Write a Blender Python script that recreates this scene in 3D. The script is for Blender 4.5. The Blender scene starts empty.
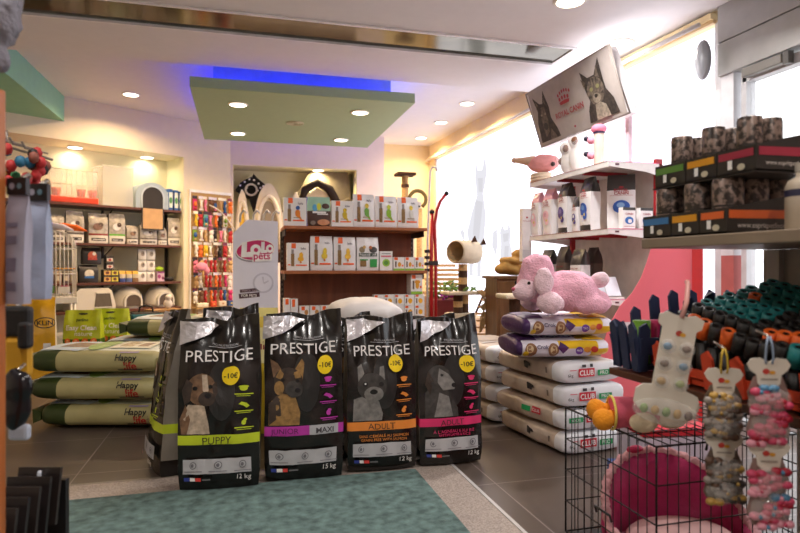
import bpy, bmesh, math, random
from mathutils import Vector, Matrix, noise
S = bpy.context.scene
C = S.collection
rnd = random.Random(11)
PI = math.pi
YAW = math.radians(14.9)
sY, cY = math.sin(YAW), math.cos(YAW)
CAM_H, F_PX, HOR = .95, 600.0, 266.5

# ---------- measuring helpers: from the photograph to the room ----------
def at(px, py, d):
    lat = (px - 400) / F_PX * d
    return Vector((sY * d + cY * lat, cY * d - sY * lat, CAM_H - (py - HOR) / F_PX * d))
def on_y(px, py, Y):
    k = (px - 400) / F_PX
    return at(px, py, Y / (cY - sY * k))
def on_x(px, py, X):
    k = (px - 400) / F_PX
    return at(px, py, X / (sY + cY * k))

# ---------- materials ----------
def lin(h):
    def f(c):
        c /= 255
        return c / 12.92 if c <= .04045 else ((c + .055) / 1.055) ** 2.4
    return (f(h >> 16 & 255), f(h >> 8 & 255), f(h & 255), 1)
MATS = {}
def mat(name, h, rough=.5, metal=0, var=.08, scale=12, bump=0, bscale=60, emis=0, coat=0, trans=0):
    if name in MATS: return MATS[name]
    m = bpy.data.materials.new(name); m.use_nodes = True
    nt = m.node_tree; b = nt.nodes['Principled BSDF']
    b.inputs['Roughness'].default_value = rough
    b.inputs['Metallic'].default_value = metal
    if coat: b.inputs['Coat Weight'].default_value = coat
    if trans: b.inputs['Transmission Weight'].default_value = trans
    tc = nt.nodes.new('ShaderNodeTexCoord')
    n = nt.nodes.new('ShaderNodeTexNoise'); n.inputs['Scale'].default_value = scale; n.inputs['Detail'].default_value = 3
    nt.links.new(tc.outputs['Object'], n.inputs['Vector'])
    r = nt.nodes.new('ShaderNodeValToRGB'); c = lin(h)
    r.color_ramp.elements[0].position = .3; r.color_ramp.elements[1].position = .7
    r.color_ramp.elements[0].color = tuple(x * (1 - var) for x in c[:3]) + (1,)
    r.color_ramp.elements[1].color = tuple(min(1, x * (1 + var)) for x in c[:3]) + (1,)
    nt.links.new(n.outputs['Fac'], r.inputs['Fac']); nt.links.new(r.outputs['Color'], b.inputs['Base Color'])
    if bump:
        n2 = nt.nodes.new('ShaderNodeTexNoise'); n2.inputs['Scale'].default_value = bscale; n2.inputs['Detail'].default_value = 4
        nt.links.new(tc.outputs['Object'], n2.inputs['Vector'])
        bp = nt.nodes.new('ShaderNodeBump'); bp.inputs['Strength'].default_value = bump; bp.inputs['Distance'].default_value = .01
        nt.links.new(n2.outputs['Fac'], bp.inputs['Height']); nt.links.new(bp.outputs['Normal'], b.inputs['Normal'])
    if emis:
        b.inputs['Emission Color'].default_value = c; b.inputs['Emission Strength'].default_value = emis
    MATS[name] = m
    return m
def K(h, rough=.45, **kw):
    return mat('paint_%06x_%d' % (h, rough * 100), h, rough, **kw)
def wood(name, h1, h2, axis='X', scale=6, rough=.4):
    m = mat(name, h1, rough); nt = m.node_tree
    b = nt.nodes['Principled BSDF']
    tc = nt.nodes.new('ShaderNodeTexCoord'); mp = nt.nodes.new('ShaderNodeMapping')
    mp.inputs['Scale'].default_value = {'X': (.6, 6, 6), 'Y': (6, .6, 6), 'Z': (6, 6, .6)}[axis]
    n = nt.nodes.new('ShaderNodeTexNoise'); n.inputs['Scale'].default_value = scale; n.inputs['Detail'].default_value = 6
    n.inputs['Distortion'].default_value = .6
    r = nt.nodes.new('ShaderNodeValToRGB'); r.color_ramp.elements[0].color = lin(h2); r.color_ramp.elements[1].color = lin(h1)
    r.color_ramp.elements[0].position = .35; r.color_ramp.elements[1].position = .65
    nt.links.new(tc.outputs['Object'], mp.inputs['Vector']); nt.links.new(mp.outputs['Vector'], n.inputs['Vector'])
    nt.links.new(n.outputs['Fac'], r.inputs['Fac']); nt.links.new(r.outputs['Color'], b.inputs['Base Color'])
    return m
def clear(name, h, amount=.75, rough=.1):
    if name in MATS: return MATS[name]
    m = bpy.data.materials.new(name); m.use_nodes = True; nt = m.node_tree
    b = nt.nodes['Principled BSDF']; b.inputs['Base Color'].default_value = lin(h); b.inputs['Roughness'].default_value = rough
    t = nt.nodes.new('ShaderNodeBsdfTransparent'); mx = nt.nodes.new('ShaderNodeMixShader')
    mx.inputs[0].default_value = amount
    nt.links.new(b.outputs[0], mx.inputs[1]); nt.links.new(t.outputs[0], mx.inputs[2])
    nt.links.new(mx.outputs[0], nt.nodes['Material Output'].inputs['Surface'])
    MATS[name] = m
    return m
def glow(name, h, s):
    if name in MATS: return MATS[name]
    m = bpy.data.materials.new(name); m.use_nodes = True; nt = m.node_tree
    e = nt.nodes.new('ShaderNodeEmission'); e.inputs[0].default_value = lin(h); e.inputs[1].default_value = s
    nt.links.new(e.outputs[0], nt.nodes['Material Output'].inputs['Surface'])
    MATS[name] = m
    return m

# ---------- mesh builder ----------
class MB:
    def __init__(s): s.v, s.f, s.m, s.s, s.mats = [], [], [], [], []
    def mi(s, m):
        if m not in s.mats: s.mats.append(m)
        return s.mats.index(m)
    def add(s, vs, fs, m, smooth=False):
        o = len(s.v); s.v += [tuple(p) for p in vs]; i = s.mi(m)
        for f in fs: s.f.append([o + k for k in f]); s.m.append(i); s.s.append(smooth)
        return s
    def box(s, c, d, m, rz=0, bev=0, rx=0, ry=0):
        bm = bmesh.new(); bmesh.ops.create_cube(bm, size=1)
        bmesh.ops.scale(bm, vec=d, verts=bm.verts)
        if bev: bmesh.ops.bevel(bm, geom=bm.edges[:], offset=bev, segments=2, affect='EDGES', profile=.5)
        M = Matrix.Translation(c) @ Matrix.Rotation(rz, 4, 'Z') @ Matrix.Rotation(rx, 4, 'X') @ Matrix.Rotation(ry, 4, 'Y')
        s.add([M @ v.co for v in bm.verts], [[v.index for v in f.verts] for f in bm.faces], m); bm.free()
        return s
    def b2(s, lo, hi, m, bev=0):
        return s.box([(a + b) / 2 for a, b in zip(lo, hi)], [abs(b - a) for a, b in zip(lo, hi)], m, bev=bev)
    def tube(s, pts, r, m, n=8, closed=False):
        pts = [Vector(p) for p in pts]; k = len(pts); vs, fs = [], []; up = None
        for i, p in enumerate(pts):
            a = pts[i - 1] if i or closed else p; b = pts[(i + 1) % k] if i < k - 1 or closed else p
            t = (b - a).normalized()
            if up is None: up = t.orthogonal().normalized()
            up = (up - t * up.dot(t)).normalized(); sd = t.cross(up)
            rr = r[i] if isinstance(r, (list, tuple)) else r
            for j in range(n):
                q = 2 * PI * j / n; vs.append(p + (up * math.cos(q) + sd * math.sin(q)) * rr)
        for i in range(k if closed else k - 1):
            for j in range(n):
                fs.append((i * n + j, i * n + (j + 1) % n, (i + 1) % k * n + (j + 1) % n, (i + 1) % k * n + j))
        if not closed: fs += [tuple(range(n))[::-1], tuple((k - 1) * n + j for j in range(n))]
        return s.add(vs, fs, m, True)
    def lathe(s, prof, c, m, n=24, M=None, smooth=True, cap=True):
        vs, fs = [], []
        for r, z in prof:
            for j in range(n): vs.append(Vector((r * math.cos(2 * PI * j / n), r * math.sin(2 * PI * j / n), z)))
        for i in range(len(prof) - 1):
            for j in range(n): fs.append((i * n + j, i * n + (j + 1) % n, (i + 1) * n + (j + 1) % n, (i + 1) * n + j))
        if cap and prof[0][0] > 1e-5: fs.append(tuple(range(n))[::-1])
        if cap and prof[-1][0] > 1e-5: fs.append(tuple((len(prof) - 1) * n + j for j in range(n)))
        c = Vector(c)
        return s.add([(M @ v if M else v) + c for v in vs], fs, m, smooth)
    def cyl(s, c, r, h, m, n=20, M=None, r2=None):
        return s.lathe([(r, 0), (r2 or r, h)], c, m, n, M, False)
    def prism(s, poly, y0, y1, m, M=None):        # outline in x, z pushed along y
        k = len(poly); vs = [Vector((x, y0, z)) for x, z in poly] + [Vector((x, y1, z)) for x, z in poly]
        if M: vs = [M @ v for v in vs]
        fs = [tuple(range(k)), tuple(range(2 * k - 1, k - 1, -1))] + [(i, i + k, (i + 1) % k + k, (i + 1) % k) for i in range(k)]
        return s.add(vs, fs, m)
    def ball(s, c, r, m, n=16, amp=0, fr=20, M=None, seed=0):
        if not isinstance(r, (tuple, list)): r = (r, r, r)
        vs, fs = [], []; c = Vector(c); h = n // 2
        for i in range(h + 1):
            a = PI * i / h
            for j in range(n):
                q = 2 * PI * j / n
                u = Vector((math.sin(a) * math.cos(q), math.sin(a) * math.sin(q), math.cos(a)))
                p = Vector((u.x * r[0], u.y * r[1], u.z * r[2]))
                if amp: p += u * amp * noise.noise(p * fr + Vector((seed, 0, 0)))
                vs.append(c + (M @ p if M else p))
        for i in range(h):
            for j in range(n): fs.append((i * n + j, (i + 1) * n + j, (i + 1) * n + (j + 1) % n, i * n + (j + 1) % n))
        return s.add(vs, fs, m, True)
    def build(s, name, parent=None, loc=(0, 0, 0), rz=0, rx=0, ry=0):
        me = bpy.data.meshes.new(name); me.from_pydata(s.v, [], s.f)
        for m in s.mats: me.materials.append(m)
        me.polygons.foreach_set('material_index', s.m); me.polygons.foreach_set('use_smooth', s.s); me.update()
        o = bpy.data.objects.new(name, me); C.objects.link(o)
        o.location = loc; o.rotation_euler = (rx, ry, rz); o.parent = parent
        return o
def thing(name, label, cat, loc=(0, 0, 0), rz=0, group=None, rx=0, ry=0):
    o = bpy.data.objects.new(name, None); C.objects.link(o); o.empty_display_size = .05
    o.location = loc; o.rotation_euler = (rx, ry, rz)
    return tag(o, label, cat, group)
def tag(o, label, cat, group=None):
    o['label'] = label; o['category'] = cat
    if group: o['group'] = group
    return o
def struct(name, mb, parent=None, loc=(0, 0, 0), rz=0):
    o = mb.build(name, parent, loc, rz); o['kind'] = 'structure'
    return o
def copy_tree(o, parent=None):
    kids = [k for k in o.children]
    c = o.copy(); C.objects.link(c); c.parent = parent
    for k in kids: copy_tree(k, c)
    return c
def dup(o, label, loc, rz=None, group=None):
    c = copy_tree(o); c.location = loc
    if rz is not None: c.rotation_euler.z = rz
    c['label'] = label
    if group: c['group'] = group
    return c
ORD = ['first', 'second', 'third', 'fourth', 'fifth', 'sixth', 'seventh', 'eighth', 'ninth', 'tenth', 'eleventh', 'twelfth']

# ---------- printing: flat artwork laid on a curved face ----------
_tc = {}
def glyphs(t, bold=0):
    if (t, bold) not in _tc:
        cu = bpy.data.curves.new('lettering', 'FONT'); cu.body = t; cu.resolution_u = 3; cu.offset = bold
        o = bpy.data.objects.new('lettering', cu); C.objects.link(o)
        me = bpy.data.meshes.new_from_object(o.evaluated_get(bpy.context.evaluated_depsgraph_get()))
        vs = [(v.co.x, v.co.y) for v in me.vertices]; fs = [tuple(p.vertices) for p in me.polygons]
        bpy.data.objects.remove(o); bpy.data.curves.remove(cu); bpy.data.meshes.remove(me)
        x0, x1 = min(v[0] for v in vs), max(v[0] for v in vs); y0, y1 = min(v[1] for v in vs), max(v[1] for v in vs)
        _tc[t, bold] = ([(x - (x0 + x1) / 2, y - (y0 + y1) / 2) for x, y in vs], fs, x1 - x0, y1 - y0)
    return _tc[t, bold]
def fine(poly, step):
    bm = bmesh.new(); f = bm.faces.new([bm.verts.new((x, y, 0)) for x, y in poly])
    bmesh.ops.triangulate(bm, faces=[f])
    for _ in range(4):
        es = [e for e in bm.edges if e.calc_length() > step]
        if not es: break
        bmesh.ops.subdivide_edges(bm, edges=es, cuts=1, use_grid_fill=True)
    bmesh.ops.triangulate(bm, faces=bm.faces[:])
    bm.verts.index_update()
    r = [(v.co.x, v.co.y) for v in bm.verts], [tuple(v.index for v in g.verts) for g in bm.faces]
    bm.free(); return r
def overlay(mb, items, fm, off=.0015, step=.0005, curved=True):
    for i, it in enumerate(items):
        o = off + step * i; k = it[0]; m = it[-1] if not isinstance(it[-1], float) else it[-2]
        if k == 't':                                  # 't', text, x, z, width, material
            bold = .02 if len(it) > 6 else 0
            vs, fs, w, h = glyphs(it[1], bold); q = it[4] / w
            ms = [a for a in it if isinstance(a, bpy.types.Material)][0]
            mb.add([fm(it[2] + x * q, it[3] + y * q, o) for x, y in vs], fs, ms)
            continue
        if k == 'e':
            _, x, z, rx, rz, m = it
            n = 20 if max(rx, rz) > .01 else 10; rings = 4 if curved and max(rx, rz) > .03 else 1
            vs = [(x, z)] + [(x + rx * (r + 1) / rings * math.cos(2 * PI * j / n), z + rz * (r + 1) / rings * math.sin(2 * PI * j / n)) for r in range(rings) for j in range(n)]
            fs = [(0, 1 + j, 1 + (j + 1) % n) for j in range(n)]
            for r in range(rings - 1):
                fs += [(1 + r * n + j, 1 + (r + 1) * n + j, 1 + (r + 1) * n + (j + 1) % n, 1 + r * n + (j + 1) % n) for j in range(n)]
        elif k == 'r':
            _, x0, z0, x1, z1, m = it
            nx = max(1, int((x1 - x0) / .03)) if curved else 1; nz = max(1, int((z1 - z0) / .03)) if curved else 1
            vs = [(x0 + (x1 - x0) * a / nx, z0 + (z1 - z0) * b / nz) for b in range(nz + 1) for a in range(nx + 1)]
            fs = [(b * (nx + 1) + a, b * (nx + 1) + a + 1, (b + 1) * (nx + 1) + a + 1, (b + 1) * (nx + 1) + a) for b in range(nz) for a in range(nx)]
        elif k == 'p':
            _, poly, m = it
            vs, fs = fine(poly, .035 if curved else 9)
        mb.add([fm(x, z, o) for x, z in vs], fs, m)

# ---------- a standing gusseted sack or pouch, front towards -Y, base centre at the origin ----------
def curve(tab, v):
    for (a, p), (b, q) in zip(tab, tab[1:]):
        if v <= b: return p + (q - p) * (v - a) / (b - a)
    return tab[-1][1]
FULL = [(0, .80), (.05, .97), (.3, 1), (.55, .93), (.75, .72), (.88, .4), (.96, .14), (1, .06)]
BLOCK = [(0, .95), (.05, 1), (.7, 1), (.85, .7), (.94, .25), (1, .07)]
def pouch(mb, W, H, T, base, side=None, regs=(), tp=FULL, wr=.004, fr=9, seed=0, lean=0, dip=None, nv=26, nu=14, wtop=.97, crease=0):
    side = side or base
    def raw(u, v, q):
        # q: 'f' front, 'b' back, 'r'/'l' gussets (u runs -1..1 from front to back)
        w = W / 2 * curve([(0, .96), (.1, 1), (.7, 1), (1, wtop)], v); t = T / 2 * curve(tp, v)
        z = v * H + (dip(u if q in 'fb' else (1 if q == 'r' else -1)) * max(0, v - .7) / .3 if dip else 0)
        if q == 'f': x, y = w * u, -t * (.74 + .26 * (1 - abs(u) ** 2.5))
        elif q == 'b': x, y = w * u, t * (.74 + .26 * (1 - abs(u) ** 2.5))
        else:
            x = w - .35 * t * (1 - u * u) * max(0, (v - .25)); y = t * .74 * u
            if q == 'l': x = -x
        p = Vector((x, y, z))
        if wr:
            e = min(1, v * 6) * wr
            nz = Vector((x * fr + seed * 3.1, y * fr * .5, z * fr * .6 + seed))
            p.y += e * noise.noise(nz) * (1.4 if q == 'f' else 1) + (crease * math.sin(x / W * 15 + seed) * max(0, v - .62) * 2.2 if crease else 0)
            p.x += e * .5 * noise.noise(nz + Vector((7, 3, 1)))
            p.y += e * .45 * noise.noise(nz * 3.1)
        p.y += lean * z
        return p
    def lines(n, cuts):
        a = sorted(set([round(i / n, 4) for i in range(n + 1)] + [round(c, 4) for c in cuts]))
        return [x for i, x in enumerate(a) if i == 0 or x - a[i - 1] > 1e-4]
    vl = lines(nv, [r[k] for r in regs for k in (3, 4)])
    for q in 'frbl':
        n = nu if q in 'fb' else 5
        ul = [x * 2 - 1 for x in lines(n, [(r[k] + 1) / 2 for r in regs for k in (1, 2) if r[0] == q or (r[0] == 's' and q in 'rl')])]
        k = len(ul); vs = [raw(u, v, q) for v in vl for u in ul]
        by = {}
        for b in range(len(vl) - 1):
            for a in range(k - 1):
                uc, vc = (ul[a] + ul[a + 1]) / 2, (vl[b] + vl[b + 1]) / 2
                m = base if q in 'fb' else side
                for r in regs:
                    if (r[0] in (q, 'a') or (r[0] == 's' and q in 'rl')) and r[1] < uc < r[2] and r[3] < vc < r[4]: m = r[5]
                f = (b * k + a, b * k + a + 1, (b + 1) * k + a + 1, (b + 1) * k + a)
                by.setdefault(m, []).append(f if q in 'fr' else f[::-1])
        for m, fs in by.items():
            used = sorted({i for f in fs for i in f}); ix = {i: j for j, i in enumerate(used)}
            mb.add([vs[i] for i in used], [[ix[i] for i in f] for f in fs], m, True)
    ul = [i / nu * 2 - 1 for i in range(nu + 1)]
    for v in (0, 1):
        vs = [raw(u, v, 'f') for u in ul] + [raw(u, v, 'b') for u in ul]; k = nu + 1
        mb.add(vs, [(i, i + k, i + k + 1, i + 1) if v == 0 else (i, i + 1, i + k + 1, i + k) for i in range(nu)], base)
    def fm(x, z, o):
        u, v = max(-1, min(1, x / (W / 2))), max(0, min(1, z / H)); p = raw(u, v, 'f')
        du = raw(min(1, u + .02), v, 'f') - raw(max(-1, u - .02), v, 'f'); dv = raw(u, min(1, v + .01), 'f') - raw(u, max(0, v - .01), 'f')
        nn = du.cross(dv).normalized()
        return p + nn * (o + .0012)
    return fm

# ---------- a full sack lying down: length along X, base at z = 0 ----------
def sack(mb, L, W, T, base, regs=(), seed=0, wr=.008, n=3.0, ex=5.0, ns=30, na=28, fr=6):
    def raw(s, a):
        k = max(0, 1 - abs(s) ** ex) ** (1 / ex); kw = k ** .5
        cy, cz = math.cos(a), math.sin(a)
        y = W / 2 * kw * math.copysign(abs(cy) ** (2 / n), cy); z = T / 2 * k * math.copysign(abs(cz) ** (2 / n), cz)
        p = Vector((L / 2 * s, y, z)); q = Vector((p.x * fr + seed * 5.3, p.y * fr, p.z * fr))
        e = wr * noise.noise(q) + wr * .5 * noise.noise(q * 3)
        p += Vector((0, cy * e, -abs(cz * e) * .6 if cz > 0 else 0)); p.z += T / 2
        return p
    ss = sorted(set([round(math.sin(PI / 2 * (i / ns * 2 - 1)), 4) for i in range(ns + 1)] + [c for r in regs for c in (r[0], r[1]) if abs(c) < 1]))
    vs = [raw(s, 2 * PI * j / na) for s in ss for j in range(na)]
    by = {}
    for i in range(len(ss) - 1):
        sc = (ss[i] + ss[i + 1]) / 2
        for j in range(na):
            m = base; ac = (2 * PI * (j + .5) / na)
            for r in regs:
                if r[0] < sc < r[1] and (len(r) < 4 or r[3] < math.degrees(ac) < r[4]): m = r[2]
            by.setdefault(m, []).append((i * na + j, (i + 1) * na + j, (i + 1) * na + (j + 1) % na, i * na + (j + 1) % na))
    for m, fs in by.items():
        used = sorted({i for f in fs for i in f}); ix = {i: j for j, i in enumerate(used)}
        mb.add([vs[i] for i in used], [[ix[i] for i in f][::-1] for f in fs], m, True)
    def front(x, z, o):                                # on the long side facing -Y
        s = x / (L / 2); k = max(.05, 1 - abs(s) ** ex) ** (1 / ex); zz = max(-.98, min(.98, (z - T / 2) / (T / 2 * k)))
        a = -PI + math.asin(math.copysign(abs(zz) ** (n / 2), -zz)); p = raw(s, a)
        return p + Vector((0, -.004 - o, 0))
    def top(x, y, o):
        s = x / (L / 2); k = max(.05, 1 - abs(s) ** ex) ** (1 / ex); yy = max(-.98, min(.98, y / (W / 2 * k ** .5)))
        a = math.acos(math.copysign(abs(yy) ** (n / 2), yy)); p = raw(s, a)
        return p + Vector((0, 0, .0022 + o))
    def end(x, z, o, sg=-1):                           # on the blunt end facing -X (sg=-1) seen from outside: x runs along -Y
        y = -x * sg if sg < 0 else x
        yy, zz = abs(y) / (W / 2), abs(z - T / 2) / (T / 2)
        r = min(.96, (yy ** n + zz ** n) ** (1 / n)); s = (1 - r ** ex) ** (1 / ex)
        return Vector((sg * (L / 2 * s + .004 + o), y, z))
    return front, top, end

# ---------- a printed carton, front towards -Y ----------
def carton(mb, W, H, D, m, items=(), bev=.0015, sides=None):
    mb.box((0, 0, H / 2), (W, D, H), m, bev=bev)
    if sides: mb.b2((-W / 2 - .0008, -D / 2 + .004, .004), (W / 2 + .0008, D / 2 - .004, H - .004), sides)
    overlay(mb, items, lambda x, z, o: Vector((x, -D / 2 - o, z)), off=.0008, step=.0004, curved=False)
def flat(y=0):
    return lambda x, z, o: Vector((x, y - o, z))
WHITE, BLACK = K(0xf2f0ee), K(0x141313, .4)

# =====================  the setting  =====================
DA = math.radians(32.36); DO = Vector((-1.829, 7.159, 0))
DU = Vector((math.cos(DA), math.sin(DA), 0)); DN = Vector((-math.sin(DA), math.cos(DA), 0))
def dg(s, n, z): return DO + DU * s + DN * n + Vector((0, 0, z))
def on_diag(px, py, n=0):                     # pixel -> (s, z) on the plane n behind the diagonal wall face
    a = at(px, py, 1) - Vector((0, 0, CAM_H)); P = DO + DN * n
    d = (P.x * DN.x + P.y * DN.y) / (a.x * DN.x + a.y * DN.y)
    q = at(px, py, d); return (q - DO).dot(DU), q.z
HI, LO = 2.78, 2.62
floor_m = mat('floor_tiles', 0x5f5350, .32); nt = floor_m.node_tree; bs = nt.nodes['Principled BSDF']
tc = nt.nodes.new('ShaderNodeTexCoord'); mp = nt.nodes.new('ShaderNodeMapping'); mp.inputs['Location'].default_value = (-1.08, -2.43, 0)
bk = nt.nodes.new('ShaderNodeTexBrick'); bk.offset = 0
for k, v in (('Scale', 1), ('Mortar Size', .003), ('Brick Width', .6), ('Row Height', .6), ('Mortar Smooth', .1)): bk.inputs[k].default_value = v
bk.inputs['Color1'].default_value = lin(0x5f534b); bk.inputs['Color2'].default_value = lin(0x564a43); bk.inputs['Mortar'].default_value = lin(0x8d807c)
nt.links.new(tc.outputs['Object'], mp.inputs['Vector']); nt.links.new(mp.outputs['Vector'], bk.inputs['Vector']); nt.links.new(bk.outputs['Color'], bs.inputs['Base Color'])
struct('floor', MB().b2((-3.4, -2.2, -.1), (3.2, 9.4, 0), floor_m))
wallc = mat('wall_cream', 0xeee0c6, .8, var=.02, bump=.05, bscale=200)
wallp = mat('wall_rose_white', 0xecdcd8, .8, var=.02, bump=.05, bscale=200)
wally = mat('wall_straw', 0xf3deae, .8, var=.02, bump=.05, bscale=200)
nichem = mat('niche_lemon', 0xefe8c8, .8, var=.02)
ceilm = mat('ceiling_white', 0xe9e5e6, .75, var=.015)
cw = MB()                                     # cream wall running diagonally across the left corner, with a shelf recess
cw.b2((-1.75, 0, 2.31), (2.06, .6, 2.8), wallc); cw.b2((1.367, 0, 0), (2.06, .6, 2.31), wallc)
cw.b2((-1.75, 0, 0), (-1.3, .6, 2.31), wallc)
cw.b2((-1.3, .45, 0), (1.367, .6, 2.31), nichem); cw.b2((1.36, .003, 0), (1.367, .45, 2.309), nichem)
struct('wall_corner', cw, None, DO, DA)
bw = MB(); bx = 1.57
bw.b2((-.132, 8.237, 2.3), (1.958, 8.8, 2.8), wallp); bw.b2((-.132, 8.237, 0), (1.958, 8.8, 1.0), wallp)
bw.b2((bx, 8.237, 1.0), (1.958, 8.8, 2.3), wallp); bw.b2((-.132, 8.237, 1.0), (-.1, 8.8, 2.3), wallp)
bw.b2((-.1, 8.7, 1.0), (bx, 8.8, 2.3), nichem); bw.b2((bx - .007, 8.24, 1.0), (bx, 8.7, 2.299), nichem)
bw.b2((-.1, 8.24, 2.293), (bx, 8.7, 2.3), nichem)
struct('wall_back', bw)
struct('wall_alcove', MB().b2((1.958, 8.717, 0), (3.1, 8.85, 2.8), wally))
struct('wall_left', MB().b2((-3.35, -2.2, 0), (-3.2, 6.6, 2.8), wallc))
struct('wall_behind', MB().b2((-3.35, -2.25, 0), (3.2, -2.1, 2.8), wallp))
WA = math.atan2(-5.517, .22); WO = (2.78, 8.717, 0)
ww = MB()
ww.b2((-.1, 0, 2.55), (5.47, .14, 2.8), wally); ww.b2((-.1, 0, 0), (.22, .14, 2.55), wally); ww.b2((.22, 0, 0), (5.47, .14, .32), wallp)
struct('wall_right', ww, None, WO, WA)
tr = MB()                                     # stepped cornice above the window and the round rail under it
tr.b2((.0, -.045, 2.56), (5.47, 0, 2.60), wally); tr.b2((.0, -.025, 2.535), (5.47, 0, 2.56), K(0xd9b987))
struct('trim_1', tr, None, WO, WA)
struct('trim_2', MB().tube([(.05, -.07, 2.545), (5.4, -.07, 2.545)], .016, K(0xd8d3cf, .4)), None, WO, WA)
struct('wall_right_front', MB().b2((3.0, -2.2, 0), (3.14, 1.5, 2.8), wallp))
# front, lower ceiling with its mirror slot, and the higher ceiling behind
fc = MB(); EY = 5.235
fc.b2((-3.3, 4.46, LO), (3.2, EY, LO + .16), ceilm); fc.b2((-3.3, -2.2, LO), (3.2, 4.08, LO + .16), ceilm)
fc.b2((2.48, 4.08, LO), (3.2, 4.46, LO + .16), ceilm); fc.b2((-3.3, 4.08, LO), (-2.5, 4.46, LO + .16), ceilm)
struct('ceiling_lower', fc)
struct('ceiling_upper', MB().b2((-3.4, EY - .05, HI), (3.2, 9.3, HI + .1), ceilm))
lip = MB()
for y in (4.08, 4.46): lip.b2((-2.5, y - .012, LO - .012), (2.48, y + .012, LO + .004), K(0xf1eef0))
struct('trim_3', lip)
mir = mat('slot_mirror', 0x5f5a48, .12, 1, var=.25, scale=3)
o = MB().b2((-2.5, 4.085, LO + .008), (2.48, 4.455, LO + .02), mir).build('ceiling_mirror')
tag(o, 'long dark mirror strip let into a slot in the white ceiling', 'mirror')
struct('ceiling_soffit', MB().b2((-3.19, 5.26, 2.51), (-1.83, 7.2, 2.779), mat('soffit_green', 0x8fc7a6, .7, var=.03)))
# window and glass door
film = glow('daylight_film', 0xf6f3ff, 2.3); line_f = glow('film_print', 0xecebf2, 1.0); line_d = glow('film_print_dark', 0xe6e4ea, .93)  # pane and prints glow on their own, standing in for daylight behind them
win = MB().b2((.22, .05, .32), (5.47, .06, 2.535), film)
w1 = struct('window_1', win, None, WO, WA)
fr = MB(); alu = K(0xcfcfd2, .35)
for x in (.2, 5.44): fr.b2((x, .02, .3), (x + .05, .1, 2.55), alu)
fr.b2((.2, .02, .3), (5.49, .1, .34), alu)
struct('window_frame', fr, w1)
def print_film(name, items):                   # frosted print on the pane, seen from inside (local x runs towards the camera)
    m = MB()
    for i, (poly, mm) in enumerate(items): m.prism(poly, .046 - .0006 * i, .0495, mm)
    o = m.build(name, w1); return o
def wx(px, py):
    a = at(px, py, 1) - Vector((0, 0, CAM_H)); u = Vector((math.cos(WA), math.sin(WA))); n = Vector((-u.y, u.x))
    P = Vector(WO[:2]) + n * .048
    d = P.dot(n) / (a.x * n.x + a.y * n.y); q = at(px, py, d)
    return ((q.x - WO[0]) * u.x + (q.y - WO[1]) * u.y, q.z)
def wp(pts): return [wx(*p) for p in pts]
dog = [(476, 157), (477.5, 170), (482, 170), (485, 155), (487, 172), (485, 184), (483, 194), (486, 215), (484, 240), (481, 262), (481, 277), (477, 277), (477, 255), (473, 255), (473, 276), (469, 276), (470, 250), (467, 232), (472, 212), (477, 195), (475, 178)]
print_film('dog_print', [(wp(dog), line_f), (wp([(478, 178), (483, 178), (482.5, 192), (479, 192)]), line_d), (wp([(476, 200), (483, 202), (479, 240), (473, 235)]), line_d),
    (wp([(460, 232), (463, 229), (465, 234), (463, 246), (461, 252), (463, 240)]), line_f)])
cat = [(500, 232), (502, 224), (504.5, 230), (507.5, 229), (509, 221), (511, 233), (510, 242), (512, 252), (510, 268), (502, 269), (500, 258), (501, 245)]
print_film('cat_print', [(wp(cat), line_f), (wp([(503, 234), (509, 233), (508, 241), (504, 242)]), line_d), (wp([(493, 232), (497, 229), (498, 243), (496, 256), (492, 246)]), line_f), (wp([(505, 246), (509, 246), (508, 262), (504, 262)]), line_d)])
print_film('red_lettering', [(wp([(470, 321), (474, 318), (475, 326), (471, 329)]), glow('film_red', 0xf0a0a8, .9)), (wp([(476, 318), (484, 317), (485, 326), (477, 327)]), glow('film_red', 0xf0a0a8, .9))])
hd = MB(); steel = mat('brushed_panel', 0xa9a8a6, .4, .3, var=.05)
hd.b2((2.97, 1.5, 2.385), (3.12, 3.21, 2.62), steel, bev=.004); hd.b2((2.97, 1.5, 2.17), (3.12, 3.21, 2.379), steel, bev=.004)
struct('trim_4', hd)
d1 = struct('door_1', MB().b2((3.04, 1.62, .08), (3.05, 3.02, 2.09), clear('door_glass', 0xf4f8ff, .9, .02)))
dfm = MB()
for y0, y1 in ((1.55, 1.62), (3.02, 3.06)): dfm.b2((3.01, y0, .02), (3.08, y1, 2.15), alu)
dfm.b2((3.01, 1.6, 2.09), (3.08, 3.05, 2.15), alu); dfm.b2((3.01, 1.6, .02), (3.08, 3.05, .1), alu)
struct('door_frame', dfm, d1)
struct('door_closer', MB().b2((2.95, 2.72, 2.10), (3.0, 3.0, 2.155), K(0x8a8780, .4), bev=.006).b2((2.955, 2.68, 2.09), (2.995, 2.715, 2.16), K(0x55514c)), d1)
pm = MB().b2((2.99, 3.10, 1.02), (3.06, 3.2, 2.62), K(0xd8d8dc, .35)).b2((2.99, 3.10, 0), (3.06, 3.2, 1.02), K(0xb5605c, .5))
struct('trim_5', pm)
struct('pavement', MB().b2((3.15, -6, -.12), (16, 14, -.05), K(0xc9c6c2, .9)))
o = MB().ball((0, 0, 0), (.04, .06, .13), K(0xa4a8b0, .3), 20).build('wall_lamp', None, on_x(693, 62, 3.02)); 
o.location = on_x(703, 60, 2.90); tag(o, 'grey rounded wall lamp high beside the metal door header', 'lamp')
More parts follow.
